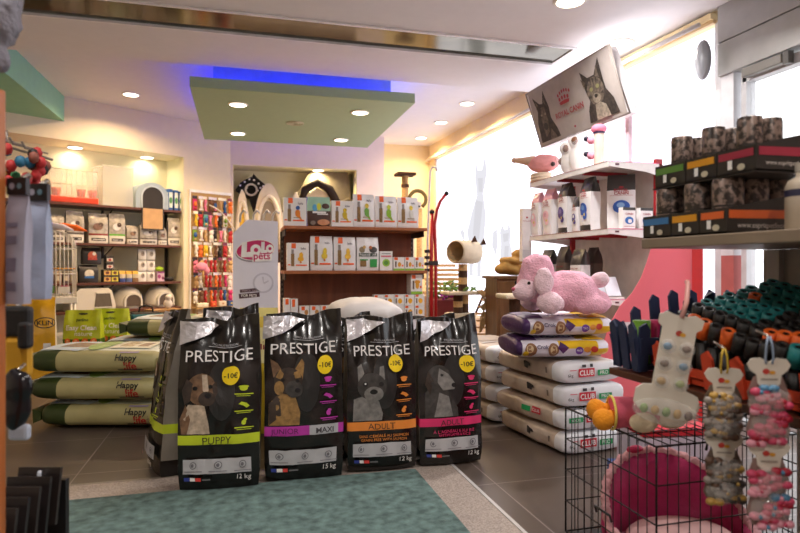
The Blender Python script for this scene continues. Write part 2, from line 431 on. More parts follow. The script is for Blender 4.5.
# mat well: speckled border, edging and teal mat
struct('trim_6', MB().b2((-2.0, .0, 0), (.97, 2.87, .003), mat('granite_border', 0xa89a90, .6, var=.35, scale=160)))
eg = K(0xc9c4c2, .35)
struct('trim_7', MB().b2((.97, .0, 0), (.985, 2.885, .006), eg).b2((-2.0, 2.87, 0), (.97, 2.885, .004), K(0x8f8478, .5)))
rugm = mat('teal_mat', 0x708a86, .95, var=.4, scale=26, bump=.8, bscale=420)
o = MB().b2((-1.6, .2, .003), (.785, 2.675, .011), rugm).build('entrance_mat'); tag(o, 'teal grey ribbed entrance mat in front of the dog food sacks', 'mat')

# =====================  ceiling fittings  =====================
lampm = glow('lamp_disc', 0xfff0d8, 9); ringm = K(0xf4efe6, .4)
def downlight(px, py, z, label, r=.075, watt=20, col=(1, .70, .40), spread=150):
    d = (z - CAM_H) * 600 / (HOR - py); p = at(px, py, d)
    t = thing('ceiling_light', label, 'ceiling light', p, 0)
    MB().lathe([(r, 0), (r * 1.2, -.002), (r * 1.22, -.006), (r * 1.1, -.012), (r, -.012)], (0, 0, 0), ringm, 28, cap=False).build('trim_ring', t)
    MB().cyl((0, 0, -.009), r, .005, lampm, 28).build('diffuser', t)
    if watt:
        L = bpy.data.lights.new('lamp', 'AREA'); L.shape = 'DISK'; L.size = r * 2; L.energy = watt; L.color = col; L.spread = math.radians(spread)
        lo = bpy.data.objects.new('lamp', L); C.objects.link(lo); lo.parent = t; lo.location = (0, 0, -.016)
downlight(131, 94, HI, 'round downlight in the ceiling left of the green panel', watt=26)
downlight(467, 103, HI, 'round downlight right of the green panel, nearest of three', watt=16)
downlight(441, 122, HI, 'round downlight right of the green panel, middle of three', watt=16)
downlight(421, 137.5, HI, 'small round downlight right of the green panel, farthest of three', watt=16)
downlight(620, 43, LO, 'large round downlight in white ceiling above the tilted poster', .085, 12, (1, .93, .86))
downlight(570, .5, LO, 'round downlight cut by the top edge, behind the mirror strip', .085, 24, (1, .96, .93))
for px, py, q in ((238, 104, 'front left'), (360, 112, 'front right'), (238, 133, 'back left'), (341, 139.5, 'back right')):
    downlight(px, py, 2.45, 'round downlight at the %s corner of the green ceiling panel' % q, watt=20)
downlight(75, 147, 2.31, 'recessed downlight above the clear cages in the shelf recess', watt=2.0, col=(1, .84, .56))
downlight(147, 157, 2.31, 'recessed downlight above the grey pet house in shelf recess', watt=2.0, col=(1, .86, .56))
downlight(318, 170, 2.293, 'recessed downlight over the dog beds in the back wall recess', watt=13, col=(1, .85, .45))
pn = thing('ceiling_panel', 'pale green square panel hung below ceiling with blue light around it', 'ceiling panel', (.57, 6.36, 2.45))
gp = mat('panel_green', 0xa3bb98, .7, var=.02)
MB().b2((-.98, -1.07, 0), (.98, 1.07, .09), gp, bev=.003).build('panel_board', pn)
MB().b2((-.80, -.87, .09), (.80, .87, .33), K(0x9ab0c8, .7)).build('mounting_block', pn)
led = MB(); lb = glow('blue_strip', 0x1228ff, 15)
for a, b in (((-.9, -.97, .092), (.9, -.95, .104)), ((-.9, .95, .092), (.9, .97, .104)), ((-.9, -.95, .092), (-.88, .95, .104)), ((.88, -.95, .092), (.9, .95, .104))): led.b2(a, b, lb)
led.build('light_strip', pn)
vt = MB(); vp = at(295, 123, 1.5 * 600 / (HOR - 123)) - Vector((.57, 6.36, 2.45))
for r in (.03, .055, .08): vt.lathe([(r, 0), (r, -.008), (r + .012, -.008), (r + .012, 0)], (vp.x, vp.y, 0), K(0xb9b79a), 24, cap=False)
vt.build('air_vent', pn)
# unseen fill lamps added above and behind the camera to brighten the near shop
for x, y in ((-.9, 1.2), (1.2, 1.0), (.3, -.9)):
    t = thing('ceiling_light', 'unseen fill downlight added in white ceiling over the entrance', 'ceiling light', (x, y, LO), 0, 'added fill downlights')
    MB().cyl((0, 0, -.009), .085, .008, lampm, 28).build('diffuser', t)
    L = bpy.data.lights.new('lamp', 'AREA'); L.shape = 'DISK'; L.size = .17; L.energy = 24; L.color = (1, .94, .88)
    lo = bpy.data.objects.new('lamp', L); C.objects.link(lo); lo.parent = t; lo.location = (0, 0, -.016)
W = bpy.data.worlds.new('sky'); S.world = W; W.use_nodes = True
W.node_tree.nodes['Background'].inputs[0].default_value = (.93, .96, 1, 1); W.node_tree.nodes['Background'].inputs[1].default_value = 2.8
cam = bpy.data.cameras.new('camera'); cam.lens = 27; cam.sensor_width = 36
co = bpy.data.objects.new('camera', cam); C.objects.link(co); co.location = (0, 0, CAM_H); co.rotation_euler = (PI / 2, 0, -YAW); S.camera = co
cam.clip_start = .02
cam.dof.use_dof = True; cam.dof.focus_distance = 3.0; cam.dof.aperture_fstop = 3.2
S.view_settings.view_transform = 'Standard'; S.view_settings.look = 'None'; S.view_settings.exposure = 0; S.view_settings.gamma = 1

# =====================  dog food sacks on the mat  =====================
SK = mat('black_sack_film', 0x17120f, .22, var=.15, bump=.25, bscale=14, coat=.2)
SKS = mat('grey_sack_gusset', 0x8d8478, .45, var=.12, bump=.2, bscale=20)
SILV = mat('silver_print', 0xb9b8bb, .45); FOIL = mat('crumpled_foil', 0xd0ccd0, .3, .6, var=.15, scale=30, bump=.5, bscale=35)
YEL = K(0xf6d31f, .35); LIME, VIO, ORA, PNK = K(0xc4d42a), K(0xc03aa8), K(0xe88a35), K(0xe0326e)
FB, FW, FR = K(0x2b3a8c), K(0xe8e6e4), K(0xd23a34)
FUR1 = mat('fur_brown', 0x70523a, .7, var=.4, scale=40); FUR2 = mat('fur_pale', 0xb8a48e, .7, var=.3, scale=50); FUR3 = mat('fur_dark', 0x3a2c24, .7, var=.3, scale=40)
FUR4 = mat('fur_tan', 0x94703f, .7, var=.4, scale=40); FUR5 = mat('fur_grey', 0x7c7874, .7, var=.3, scale=40); FUR6 = mat('fur_black', 0x3c3734, .6, var=.35, scale=40)
HALO = mat('print_grey_glow', 0x2a2827, .32, var=.3)
def dog_art(kind):
    if kind == 'puppy':
        return [('p', [(-.155, .238), (-.165, .30), (-.13, .36), (-.06, .36), (-.045, .28), (-.04, .238)], FUR2), ('p', [(-.157, .238), (-.165, .30), (-.14, .36), (-.12, .3), (-.135, .238)], FUR1),
            ('e', -.075, .425, .062, .066, FUR1), ('p', [(-.135, .47), (-.155, .42), (-.145, .36), (-.12, .375), (-.11, .45)], FUR3), ('p', [(-.012, .46), (-.006, .41), (-.02, .38), (-.03, .44)], FUR3),
            ('p', [(-.075, .485), (-.052, .485), (-.042, .42), (-.052, .40), (-.068, .42)], FUR2), ('e', -.05, .385, .036, .030, FUR3), ('e', -.045, .398, .014, .011, BLACK), ('e', -.1, .43, .01, .009, BLACK), ('e', -.035, .435, .008, .009, BLACK)]
    if kind == 'shepherd':
        return [('p', [(-.152, .238), (-.155, .33), (-.1, .38), (-.04, .36), (-.02, .29), (-.025, .238)], FUR4), ('p', [(-.15, .24), (-.155, .33), (-.11, .37), (-.1, .28)], FUR3),
            ('p', [(-.135, .44), (-.145, .52), (-.115, .50), (-.085, .45)], FUR1), ('p', [(-.055, .45), (-.01, .52), (0, .5), (-.01, .42)], FUR4),
            ('e', -.07, .425, .062, .057, FUR3), ('p', [(-.125, .44), (-.105, .475), (-.09, .455), (-.1, .43)], FUR4), ('p', [(-.045, .46), (-.02, .47), (-.015, .44), (-.04, .435)], FUR4), ('e', -.11, .395, .022, .03, FUR4), ('e', -.045, .39, .038, .036, FUR6), ('e', -.03, .385, .012, .01, BLACK), ('e', -.095, .43, .009, .008, BLACK), ('e', -.03, .425, .008, .008, BLACK)]
    if kind == 'bulldog':
        return [('p', [(-.145, .238), (-.14, .34), (-.08, .36), (-.02, .33), (0, .27), (-.005, .238)], FUR5), ('p', [(-.12, .42), (-.125, .49), (-.105, .505), (-.09, .46)], FUR5), ('p', [(-.02, .44), (-.015, .49), (.005, .495), (.008, .43)], FUR5),
            ('e', -.055, .40, .07, .062, FUR6), ('e', -.045, .365, .045, .035, FUR5), ('e', -.045, .375, .018, .012, BLACK), ('e', -.085, .41, .012, .011, BLACK), ('e', -.01, .41, .012, .011, BLACK), ('e', -.085, .412, .004, .004, FW)]
    return [('p', [(-.145, .238), (-.14, .36), (-.08, .42), (-.02, .36), (.03, .28), (.032, .238)], FUR6), ('p', [(-.1, .24), (-.07, .36), (-.02, .34), (.0, .24)], FUR5),
        ('e', -.07, .44, .06, .055, FUR6), ('p', [(-.125, .47), (-.14, .40), (-.115, .35), (-.1, .42)], FUR3), ('p', [(-.07, .48), (-.02, .45), (.018, .40), (.01, .375), (-.05, .37), (-.08, .41)], FUR5), ('e', .008, .395, .013, .011, BLACK), ('e', -.055, .445, .009, .008, BLACK)]
def prestige(W, H, T, band, kind, title, weight, seed, extra=(), second=None):
    z = H / .73; w = W / .345
    regs = [('f', -1, 1, .262, .318, band), ('s', -1, 1, .262, .318, band), ('s', -1, 1, .0, .1, SK)]
    if second: regs.insert(1, ('f', .12, .86, .262, .318, second))
    it = []
    it += [('e', .01 * w, .42 * z, .06 * w, .13 * z, HALO)]
    it += [(a[0], a[1] * w, a[2] * z, a[3] * w, a[4] * z, a[5]) if a[0] == 'e' else (a[0], [(x * w, y * z) for x, y in a[1]], a[2]) for a in dog_art(kind)]
    it += [('t', 'PRESTIGE', 0, .565 * z, .285 * w, K(0xe9e4e2)), ('t', 'PRO-NUTRITION', .02, .615 * z, .105, SILV), ('r', -.05, .603 * z, .09, .605 * z, SILV)]
    for i, zz in enumerate((.425, .355, .285)):
        x = .105 * w
        if i == 0: it += [('e', x, zz * z, .015, .010, band), ('e', x, zz * z + .008, .019, .006, band)]
        if i == 1: it += [('p', [(x - .022, zz * z + .004), (x - .01, zz * z + .014), (x + .008, zz * z + .009), (x + .022, zz * z - .004), (x + .008, zz * z - .012), (x - .004, zz * z - .002)], band)]
        if i == 2: it += [('e', x - .002, zz * z - .003, .010, .011, band), ('e', x + .004, zz * z + .009, .008, .006, band)]
        it += [('r', x - .038, zz * z - .026, x + .036, zz * z - .0215, band), ('r', x - .03, zz * z - .033, x + .026, zz * z - .0305, band)]
    zb = .29 * H
    if second: it += [('t', title, -.085 * w, zb, .11, K(0x4a1440)), ('t', 'MAXI', .085 * w, zb, .075, K(0x3c3438), 1)]
    else: it += [('t', title, -.005, zb, .024 * len(title), K(0x33281e))]
    zp = .10 * H
    if extra:
        for i, (s, wd) in enumerate(extra): it += [('t', s, .005, (.232 - .026 * i) * H, wd * w, band)]
    it += [('r', -.145 * w, zp, .135 * w, zp + .062 * z, SILV)]
    for x in (-.105, 0, .1): it += [('e', x * w, zp + .036 * z, .0155, .0155, K(0x6d6a70)), ('e', x * w, zp + .036 * z, .012, .012, SILV), ('e', x * w - .002, zp + .036 * z, .007, .008, K(0x6d6a70)), ('r', x * w - .035, zp + .009 * z, x * w + .035, zp + .012 * z, K(0x77747a))]
    for i, m in enumerate((FB, FW, FR)): it += [('r', -.14 * w + .023 * i, .046 * z, -.118 * w + .023 * i, .060 * z, m)]
    it += [('r', -.066 * w, .049 * z, -.03 * w, .055 * z, K(0x6a6a6c)), ('t', weight, .105 * w, .055 * z, .055, K(0xdedad6))]
    it += [('p', [(-W / 2 + .004, .835 * H), (-W / 2 + .004, .985 * H), (W * .02, .96 * H), (-W * .12, .895 * H)], FOIL)]
    mb = MB(); rr = random.Random(seed)
    tilt = [rr.uniform(-.012, .012) for _ in range(3)]
    fm = pouch(mb, W, H, T, SK, SKS, regs, seed=seed, wr=.010, fr=8, lean=.03, crease=.02,
               dip=lambda u: -.022 * math.exp(-((u - tilt[0] * 10 - .25) * 3) ** 2) + .012 * u + tilt[1], nv=40, nu=22)
    overlay(mb, it, fm)
    return mb, fm
def sticker(fm, x, z, par):
    m = MB(); overlay(m, [('e', x, z, .037, .041, YEL), ('t', '-10\u20ac', x, z, .058, BLACK, 1)], fm, off=.012)
    return m.build('price_sticker', par)
GR = 'large black sacks of dry dog food'
FS = [(-.082, .335, .72, LIME, 'puppy', 'PUPPY', '12 kg', (), None, 'upright black dog food sack with lime PUPPY band and boxer puppy'),
      (.277, .345, .745, VIO, 'shepherd', 'JUNIOR', '15 kg', (), SILV, 'upright black dog food sack with purple JUNIOR MAXI band'),
      (.638, .328, .705, ORA, 'bulldog', 'ADULT', '12 kg', (('SANS C\u00c9R\u00c9ALE AU SAUMON', .24), ('GRAIN FREE WITH SALMON', .22)), None, 'upright black dog food sack with orange ADULT band and black bulldog'),
      (.975, .315, .69, PNK, 'labrador', 'ADULT', '12 kg', (("\u00c0 L'AGNEAU & AU RIZ", .22), ('WITH LAMB & RICE', .17)), None, 'upright black dog food sack with pink ADULT band at right end of row')]
for i, (X, W_, H_, b, k, t_, kg, ex, s2, lab) in enumerate(FS):
    t = thing('dog_food_sack', lab, 'dog food sack', (X, (2.71, 2.735, 2.765, 2.765)[i], .0125), math.radians((-4, -3, -2, 0)[i]), GR)
    mb, fm = prestige(W_, H_, .165, b, k, t_, kg, i + 3, ex, s2); mb.build('sack_body', t)
    sticker(fm, (.05, .09, .06, .075)[i], (.475, .50, .485, .47)[i], t)
t = thing('dog_food_sack', 'slouching dog food sack with grey gusset towards us, left of the PUPPY sack', 'dog food sack', (-.335, 3.035, .004), math.radians(-75), GR)
mb, fm = prestige(.33, .74, .17, LIME, 'puppy', 'PUPPY', '12 kg', 12)
o = mb.build('sack_body', t); o.rotation_euler.x = math.radians(-3)
for i, (X, Y, W_, H_, b, k, rz, lab) in enumerate(((-.045, 3.05, .27, .75, LIME, 'puppy', -5, 'black dog food sack in second row, its top showing above the PUPPY sack'),
        (.50, 2.99, .30, .70, VIO, 'shepherd', 4, 'black dog food sack in second row, between the purple and the orange sack'),
        (.93, 2.99, .34, .70, ORA, 'bulldog', -3, 'black dog food sack in second row with silver top, behind the pink banded one'))):
    t = thing('dog_food_sack', lab, 'dog food sack', (X, Y, .004), math.radians(rz), GR)
    mb, fm = prestige(W_, H_, .15, b, k, 'ADULT', '12 kg', 20 + i); mb.build('sack_body', t)
# mixed sacks lying in a pile behind the row, a white one on top
pile = [(K(0xc9bfae), 'beige sack at the bottom of the pile behind the black sacks'), (K(0x8c2f30), 'dark red sack second from bottom in the pile behind the black sacks'),
        (K(0xd9c23a), 'yellow sack in the middle of the pile behind the black sacks'), (SK, 'black sack lying under the white one in the pile'), (mat('white_sack', 0xd2ccc9, .5, var=.06, bump=.3, bscale=12), 'white sack lying on top of the pile behind the black sacks')]
z = .003
for i, (m, lab) in enumerate(pile):
    mb = MB(); T = .132 if i < 4 else .20
    f, tp_, e = sack(mb, .62 if i < 4 else .40, .44, T, m, [(-1.1, 1.1, K(0x8a7468), 200, 320)] if i == 4 else [(-.2, .3, WHITE)], seed=40 + i, **({} if i < 4 else dict(n=2.2, ex=2.4, wr=.02)))
    if i < 4: overlay(mb, [('r', -.12, .03, .1, .1, K(0x2a2622)), ('t', ('CROQ', 'BEEF', 'MINI', 'MAXI')[i], -.01, .065, .17, WHITE)], f)
    else: overlay(mb, [('r', .16, .02, .27, .06, K(0xd9a0a0))], f)
    o = mb.build('food_sack', None, (.66 + .01 * (-1) ** i, 3.335, z), math.radians(-4 + 3 * i)); tag(o, lab, 'sack', 'mixed pile of sacks'); z += T + .012
mb = MB(); fm = pouch(mb, .22, .71, .13, K(0xe2c235), K(0xcdb02c), [('f', -1, 1, .93, 1, K(0xe8d87a))], seed=5, wr=.006)
overlay(mb, [('r', -.09, .4, .09, .6, K(0xf0e2a0)), ('t', 'adult', 0, .5, .13, K(0x8c2f30), 1), ('r', .05, .62, .1, .66, K(0xe9e4ee))], fm)
o = mb.build('food_sack', None, at(259, 300, 3.45) * 1.0, math.radians(-12)); o.location.z = .003; tag(o, 'yellow sack standing behind the gap between the PUPPY and JUNIOR sacks', 'sack')

# =====================  pale green sacks, stacked flat at the left  =====================
HB = mat('olive_beige_sack', 0xb3aa76, .5, var=.06, bump=.25, bscale=14); HG = mat('dark_green_sack_end', 0x35421a, .5, var=.15, bump=.3, bscale=16)
HT = mat('sack_top_pale', 0xd7dccb, .45, var=.06, bump=.2, bscale=14)
def happy(seed, T=.15):
    mb = MB()
    f, tp_, e = sack(mb, .74, .5, T, HB, [(-1.1, -.56, HG), (-1.1, 1.1, HT, 48, 132)], seed=seed, ex=7)
    H1, H2 = K(0x25221a), K(0xb03028)
    overlay(mb, [('t', 'Happy', .20, T * .66, .125, H1, 1), ('t', 'life', .225, T * .38, .075, H2, 1), ('r', .15, T * .18, .29, T * .24, H1), ('r', .15, T * .86, .26, T * .90, K(0xa08fae))], f)
    overlay(mb, [('p', [(-.34, -.17), (-.1, -.2), (.0, -.05), (-.12, .12), (-.33, .16)], K(0xcfdce4)), ('p', [(-.25, -.12), (-.08, -.14), (-.06, .02), (-.22, .06)], K(0x8a6f55)),
        ('e', -.02, -.02, .07, .17, K(0x8fae5a)), ('r', .06, -.15, .30, .12, K(0xe6e0c8)), ('r', .1, -.11, .18, .06, K(0xb09a72)), ('r', .21, -.11, .27, .02, K(0x9a7a5c))], tp_)
    for k in (-1, 1): mb.prism([(k * .365, T * .35), (k * .41, T * .2), (k * .415, T * .75), (k * .365, T * .65)], -.22, .22, HG if k < 0 else HB)
    return mb
z = .003; HL = ['bottom', 'middle', 'top']
c0 = at(112, 300, 3.71)
for i in range(3):
    p = c0 + Vector(((.05, .0, -.005)[i], (.0, .0, .01)[i], 0)); p.z = z
    o = happy(60 + i).build('food_sack', None, p, math.radians((-15, -13.5, -14.5)[i])); tag(o, 'pale olive sack with dark green end, %s of the front left stack of three' % HL[i], 'sack', 'pale olive sacks in flat stacks'); z += .158
z = .003; c1 = at(180, 300, 4.42)
for i in range(4):
    p = c1 + Vector(((0, .02, -.10, .06)[i], 0, 0)); p.z = z
    o = happy(70 + i, .14).build('food_sack', None, p, math.radians((-12, -15, -13, -12)[i])); tag(o, 'pale olive sack with dark green end, %s in the rear left stack of four' % ['lowest', 'second up', 'third up', 'topmost'][i], 'sack', 'pale olive sacks in flat stacks'); z += .149

# =====================  white and brown sacks, stacked at the right  =====================
CB = mat('kraft_film', 0xc0ae9e, .38, var=.14, bump=.7, bscale=14); CWH = mat('white_sack_end', 0xe6e6ea, .45, var=.04, bump=.3, bscale=16)
CR, CG, CK = K(0xcf2c3c), K(0x1f9a58), K(0x2d2a2c)
def club(seed, flip, red_side=False):
    mb = MB(); T = .113
    f, tp_, e = sack(mb, .62, .40, T, CB, [(.74, 1.1, CWH)], seed=seed, ex=10, n=4.4, wr=.013, fr=8)
    def E(x, z, o): return e(x, z, o, 1)
    g = [('r', -.10, .035, -.0, .078, CR), ('t', 'CLUB', -.05, .056, .088, WHITE, 1), ('r', .02, .038, .10, .066, CG), ('t', 'PRO', .06, .052, .05, WHITE), ('r', -.08, .084, -.055, .098, CK), ('r', -.03, .084, -.012, .1, CK), ('r', -.155, .07, -.115, .074, K(0xd86a78)), ('t', '6kg', -.15, .045, .03, CK)]
    if flip: g = [(a[0], -a[1] - .0 if a[0] == 'r' else a[1]) + tuple(a[2:]) for a in g] and [('r', -.16, .045, -.075, .07, CG), ('t', 'ROCEL', -.118, .057, .06, WHITE), ('r', -.055, .04, .05, .082, CR), ('t', 'CLUB', -.003, .06, .092, WHITE, 1), ('r', .09, .05, .13, .055, CK)]
    overlay(mb, [tuple(a) for a in g], E, curved=True)
    if red_side: overlay(mb, [('r', -.03, .05, .04, .078, CG), ('r', .055, .05, .13, .085, CR), ('t', 'CLUB', .092, .067, .06, WHITE, 1)], f)
    else: overlay(mb, [('p', [(.0, .05), (.03, .045), (.035, .06), (.06, .062), (.055, .075), (.02, .07), (.0, .085), (-.008, .08)], CK), ('r', .18, .045, .195, .075, K(0x7c6d62))], f)
    overlay(mb, [('r', -.2, -.12, .05, .1, K(0xab9a8a)), ('r', .1, -.15, .13, .15, K(0xc9c4c2))], tp_)
    return mb
z = .003
RZ1 = math.radians(-83.2)
for i in range(4):
    o = club(80 + i, i in (1,), i == 1).build('litter_sack', None, (1.705 + .006 * (-1) ** i, 3.0 + .008 * (i % 2), z), RZ1 + math.radians((0, 1.5, -1, 1)[i])); z += .118
    tag(o, 'brown sack with white end, %s of the front right stack of four' % ['bottom', 'second up', 'third up', 'top'][i], 'sack', 'brown and white sacks at the right')
z = .003
for i in range(4):
    o = club(90 + i, False).build('litter_sack', None, (1.62 + .006 * (-1) ** i, 3.665, z), RZ1 + math.radians((0, 1, -1.5, 1)[i])); z += .118
    tag(o, 'brown and white sack, %s of the rear stack beside the pink banded dog food' % ['bottom', 'second up', 'third up', 'top'][i], 'sack', 'brown and white sacks at the right')
PUR, GOLD = mat('purple_print', 0x4a2a5e, .35, var=.2, bump=.2), mat('gold_print', 0xe2b81e, .3, var=.15, bump=.2)
PWH = mat('glossy_white_print', 0xded8e4, .3, var=.05, bump=.3, bscale=14)
def treats(seed):
    mb = MB(); T = .108
    f, tp_, e = sack(mb, .50, .40, T, PWH, [(-1.1, -.86, PUR), (-.12, .7, GOLD, 135, 178), (.55, .98, GOLD, 175, 240), (.3, .8, GOLD, 60, 130)], seed=seed, wr=.012, ex=6, fr=9)
    br, cr = K(0x8a6040), K(0xcdb48c)
    overlay(mb, [('e', -.175, .05, .03, .035, br), ('e', -.18, .055, .018, .02, cr), ('t', 'Crok', -.115, .065, .06, K(0x5a4a6a), 1), ('e', -.06, .05, .028, .034, br), ('e', -.06, .05, .017, .022, cr), ('e', -.2, .03, .014, .014, GOLD),
        ('e', .075, .045, .02, .02, K(0x6a3f9a)), ('t', 'PRO', .075, .045, .026, WHITE), ('e', .115, .05, .018, .014, K(0xd08a30)), ('e', .15, .052, .018, .016, K(0xc0392b)), ('p', [(-.02, .09), (.02, .06), (-.01, .03), (-.04, .06)], PUR)], f)
    overlay(mb, [('t', 'Crokor', -.03, -.10, .26, K(0x8a78a8), 1), ('p', [(-.23, -.15), (-.14, -.17), (-.12, .1), (-.22, .15)], PUR), ('p', [(.1, -.17), (.22, -.16), (.2, .0)], GOLD)], tp_)
    return mb
for i, (px, rz, lab) in enumerate(((551, -9, 'lower purple and yellow treat sack under the pink plush poodle'), (555, -6, 'upper purple and yellow treat sack the pink plush poodle lies on'))):
    p = at(px, 300, 3.235); p.z = .479 + i * .1120
    tag(treats(100 + 7 * i).build('treat_sack', None, p, math.radians(rz)), lab, 'sack', 'purple and yellow treat sacks')
# ---------- pink plush poodle ----------
PINK = mat('pink_plush', 0xf6b8cb, .95, var=.10, scale=60, bump=1.0, bscale=110); PINKL = mat('pale_pink_plush', 0xf8d6e0, .95, var=.06, scale=60, bump=.9, bscale=120)
def soft(mb, name, par, vox=.010, sm=5):
    o = mb.build(name, par); r = o.modifiers.new('blend', 'REMESH'); r.mode = 'VOXEL'; r.voxel_size = vox; r.use_smooth_shade = True
    s = o.modifiers.new('smooth', 'SMOOTH'); s.iterations = sm; s.factor = .5
    return o
pp = at(557, 300, 3.12); pp.z = .707
po = thing('plush_poodle', 'pink plush poodle lying on the upper purple and yellow treat sack', 'plush toy', pp, math.radians(-12))
mb = MB(); sd = 0
for c, r in (((.06, .0, .115), (.155, .11, .108)), ((-.11, -.01, .165), (.10, .095, .105)), ((-.11, -.02, .235), (.085, .085, .075)), ((.16, -.06, .05), (.10, .06, .052)), ((.20, -.02, .06), (.08, .07, .06)), ((-.02, -.02, .10), (.1, .09, .09)), ((.17, .07, .05), (.09, .05, .05))):
    mb.ball(c, r, PINK, 22, .014, 26, seed=sd); sd += 3
soft(mb, 'body', po, .011, 2)
soft(MB().ball((-.185, -.045, .115), (.062, .06, .05), PINKL, 18).ball((-.155, -.04, .14), (.06, .065, .06), PINKL, 18), 'muzzle', po)
soft(MB().ball((-.105, -.125, .165), (.052, .032, .075), PINKL, 18, .012, 40), 'ear', po); soft(MB().ball((-.105, .085, .165), (.052, .032, .075), PINKL, 18, .012, 40), 'ear', po)
soft(MB().ball((-.075, -.13, .062), (.068, .06, .058), PINKL, 20, .012, 40), 'front_paw', po); soft(MB().ball((-.10, .10, .06), (.068, .06, .056), PINKL, 20, .012, 40), 'front_paw', po)
soft(MB().ball((.225, -.01, .175), (.05, .045, .042), PINKL, 18, .01, 40).ball((.195, -.01, .155), (.03, .03, .03), PINK, 14), 'tail', po)
MB().ball((-.172, -.092, .158), .0095, K(0x120c0c, .1), 12).build('eye', po); MB().ball((-.21, .02, .158), .0095, K(0x120c0c, .1), 12).build('eye', po)
MB().ball((-.242, -.055, .128), (.011, .013, .01), K(0xc0506a), 12).build('nose', po)
tag(MB().b2((0, 0, 0), (.085, .055, .05), K(0xe9e4e2), bev=.004).build('price_box', None, (0, 0, -5)), 'x', 'x') if 0 else None

# =====================  bird food gondola  =====================
GX0, GX1, GY = .344, 1.572, 4.98
SHW = wood('shelf_wood', 0xb06a3c, 0x8f5029, 'X'); BKW = wood('back_wood', 0x7d4526, 0x6a381e, 'Z', 3, .5)
gd = thing('shop_shelving', 'brown wooden shelving unit of bird food behind the black sacks', 'shelving unit', (GX0, GY, 0))
L = GX1 - GX0
MB().b2((.03, .42, .1), (L - .03, .44, 1.262), BKW).build('back_panel', gd)
for zt in (1.285, .915, .515, .14):
    MB().b2((0, 0, zt - .026), (L, .43, zt), SHW, bev=.003).build('shelf', gd)
up = K(0x2a2422, .5)
for x in (.0, L - .03):
    m = MB().b2((x, .44, 0), (x + .03, .49, 1.26), up); 
    for k in range(26): m.b2((x + .01, .4385, .15 + k * .042), (x + .02, .441, .17 + k * .042), K(0x6a625c))
    m.b2((x, .0, 0), (x + .03, .49, .11), up); m.build('upright', gd)
for zt in (1.259, .889, .489):
    for x in (.012, L - .02): MB().prism([(0, 0), (.008, 0), (.008, -.05), (0, -.05)], .06, .43, up, Matrix.Translation((x, 0, zt))).build('bracket', gd)
OR = K(0xf0641e); SEED = mat('seed_window', 0x8a6a3c, .5, var=.5, scale=200); CART = mat('white_carton', 0xeceae8, .45, var=.02); FILMW = mat('white_pouch_film', 0xe9e7e8, .3, var=.03, bump=.3, bscale=30)
def bird_art(W, H, body, head=None, fruit=False):
    x = .12 * W
    it = [('r', -.30 * W, .80 * H, -.10 * W, .985 * H, OR), ('r', -.32 * W, .16 * H, -.17 * W, .60 * H, SEED), ('r', -.30 * W, .60 * H, -.19 * W, .76 * H, K(0x8d8480)), ('r', -.46 * W, .19 * H, -.34 * W, .23 * H, OR), ('r', -.1 * W, .17 * H, .40 * W, .22 * H, OR), ('t', 'lolo', .24 * W, .80 * H, .22 * W, K(0x77707a), 1)]
    if fruit: it += [('e', x, .42 * H, .14 * W, .09 * H, body), ('e', x + .02 * W, .55 * H, .09 * W, .11 * H, body), ('e', x, .30 * H, .05 * W, .035 * H, K(0xd07a28))]
    else: it += [('p', [(x - .12 * W, .50 * H), (x - .02 * W, .62 * H), (x + .10 * W, .52 * H), (x + .10 * W, .36 * H), (x + .20 * W, .20 * H), (x + .12 * W, .22 * H), (x, .30 * H), (x - .10 * W, .36 * H)], body), ('e', x, .64 * H, .09 * W, .075 * H, head or body), ('e', x + .05 * W, .66 * H, .015 * W, .012 * H, BLACK), ('r', x - .2 * W, .285 * H, x + .14 * W, .305 * H, K(0x9a7a50))]
    return it
def gpos(px, Y): return on_y(px, 250, Y).x
def carton_thing(nm, lab, cat, px0, px1, h, art, zt, Y=5.07, D=.08, grp=None, base=CART, rz=0):
    x0, x1 = gpos(px0, Y - D / 2), gpos(px1, Y - D / 2); W = x1 - x0
    m = MB(); carton(m, W, h, D, base, art(W, h) if art else ()); o = m.build(nm, None, ((x0 + x1) / 2, Y, zt + .001), rz); return tag(o, lab, cat, grp)
def pouch_thing(nm, lab, cat, px0, px1, h, art, zt, Y=5.07, T=.08, grp=None, base=FILMW, regs=(), seed=1):
    x0, x1 = gpos(px0, Y - T / 2), gpos(px1, Y - T / 2); W = x1 - x0
    m = MB(); fm = pouch(m, W, h, T, base, None, regs, seed=seed, wr=.005, fr=14, nv=16, nu=10); overlay(m, art(W, h) if art else (), fm, off=.002)
    o = m.build(nm, None, ((x0 + x1) / 2, Y, zt + .001)); return tag(o, lab, cat, grp)
Z1, Z2, Z3 = 1.285, .915, .515
B1 = 'bird food on the top shelf'; YG, GN, CAN = K(0xd6b820), K(0x6aa63a), K(0xe6c832)
carton_thing('bird_food_box', 'white box with orange and blue macaw, leftmost on top shelf', 'box', 283.5, 306.5, .235, lambda W, H: bird_art(W, H, K(0xf08a1e), K(0x2f5fa8)), Z1, grp=B1)
MINT, CHOC = K(0x9fc9b0), K(0x4a2c22)
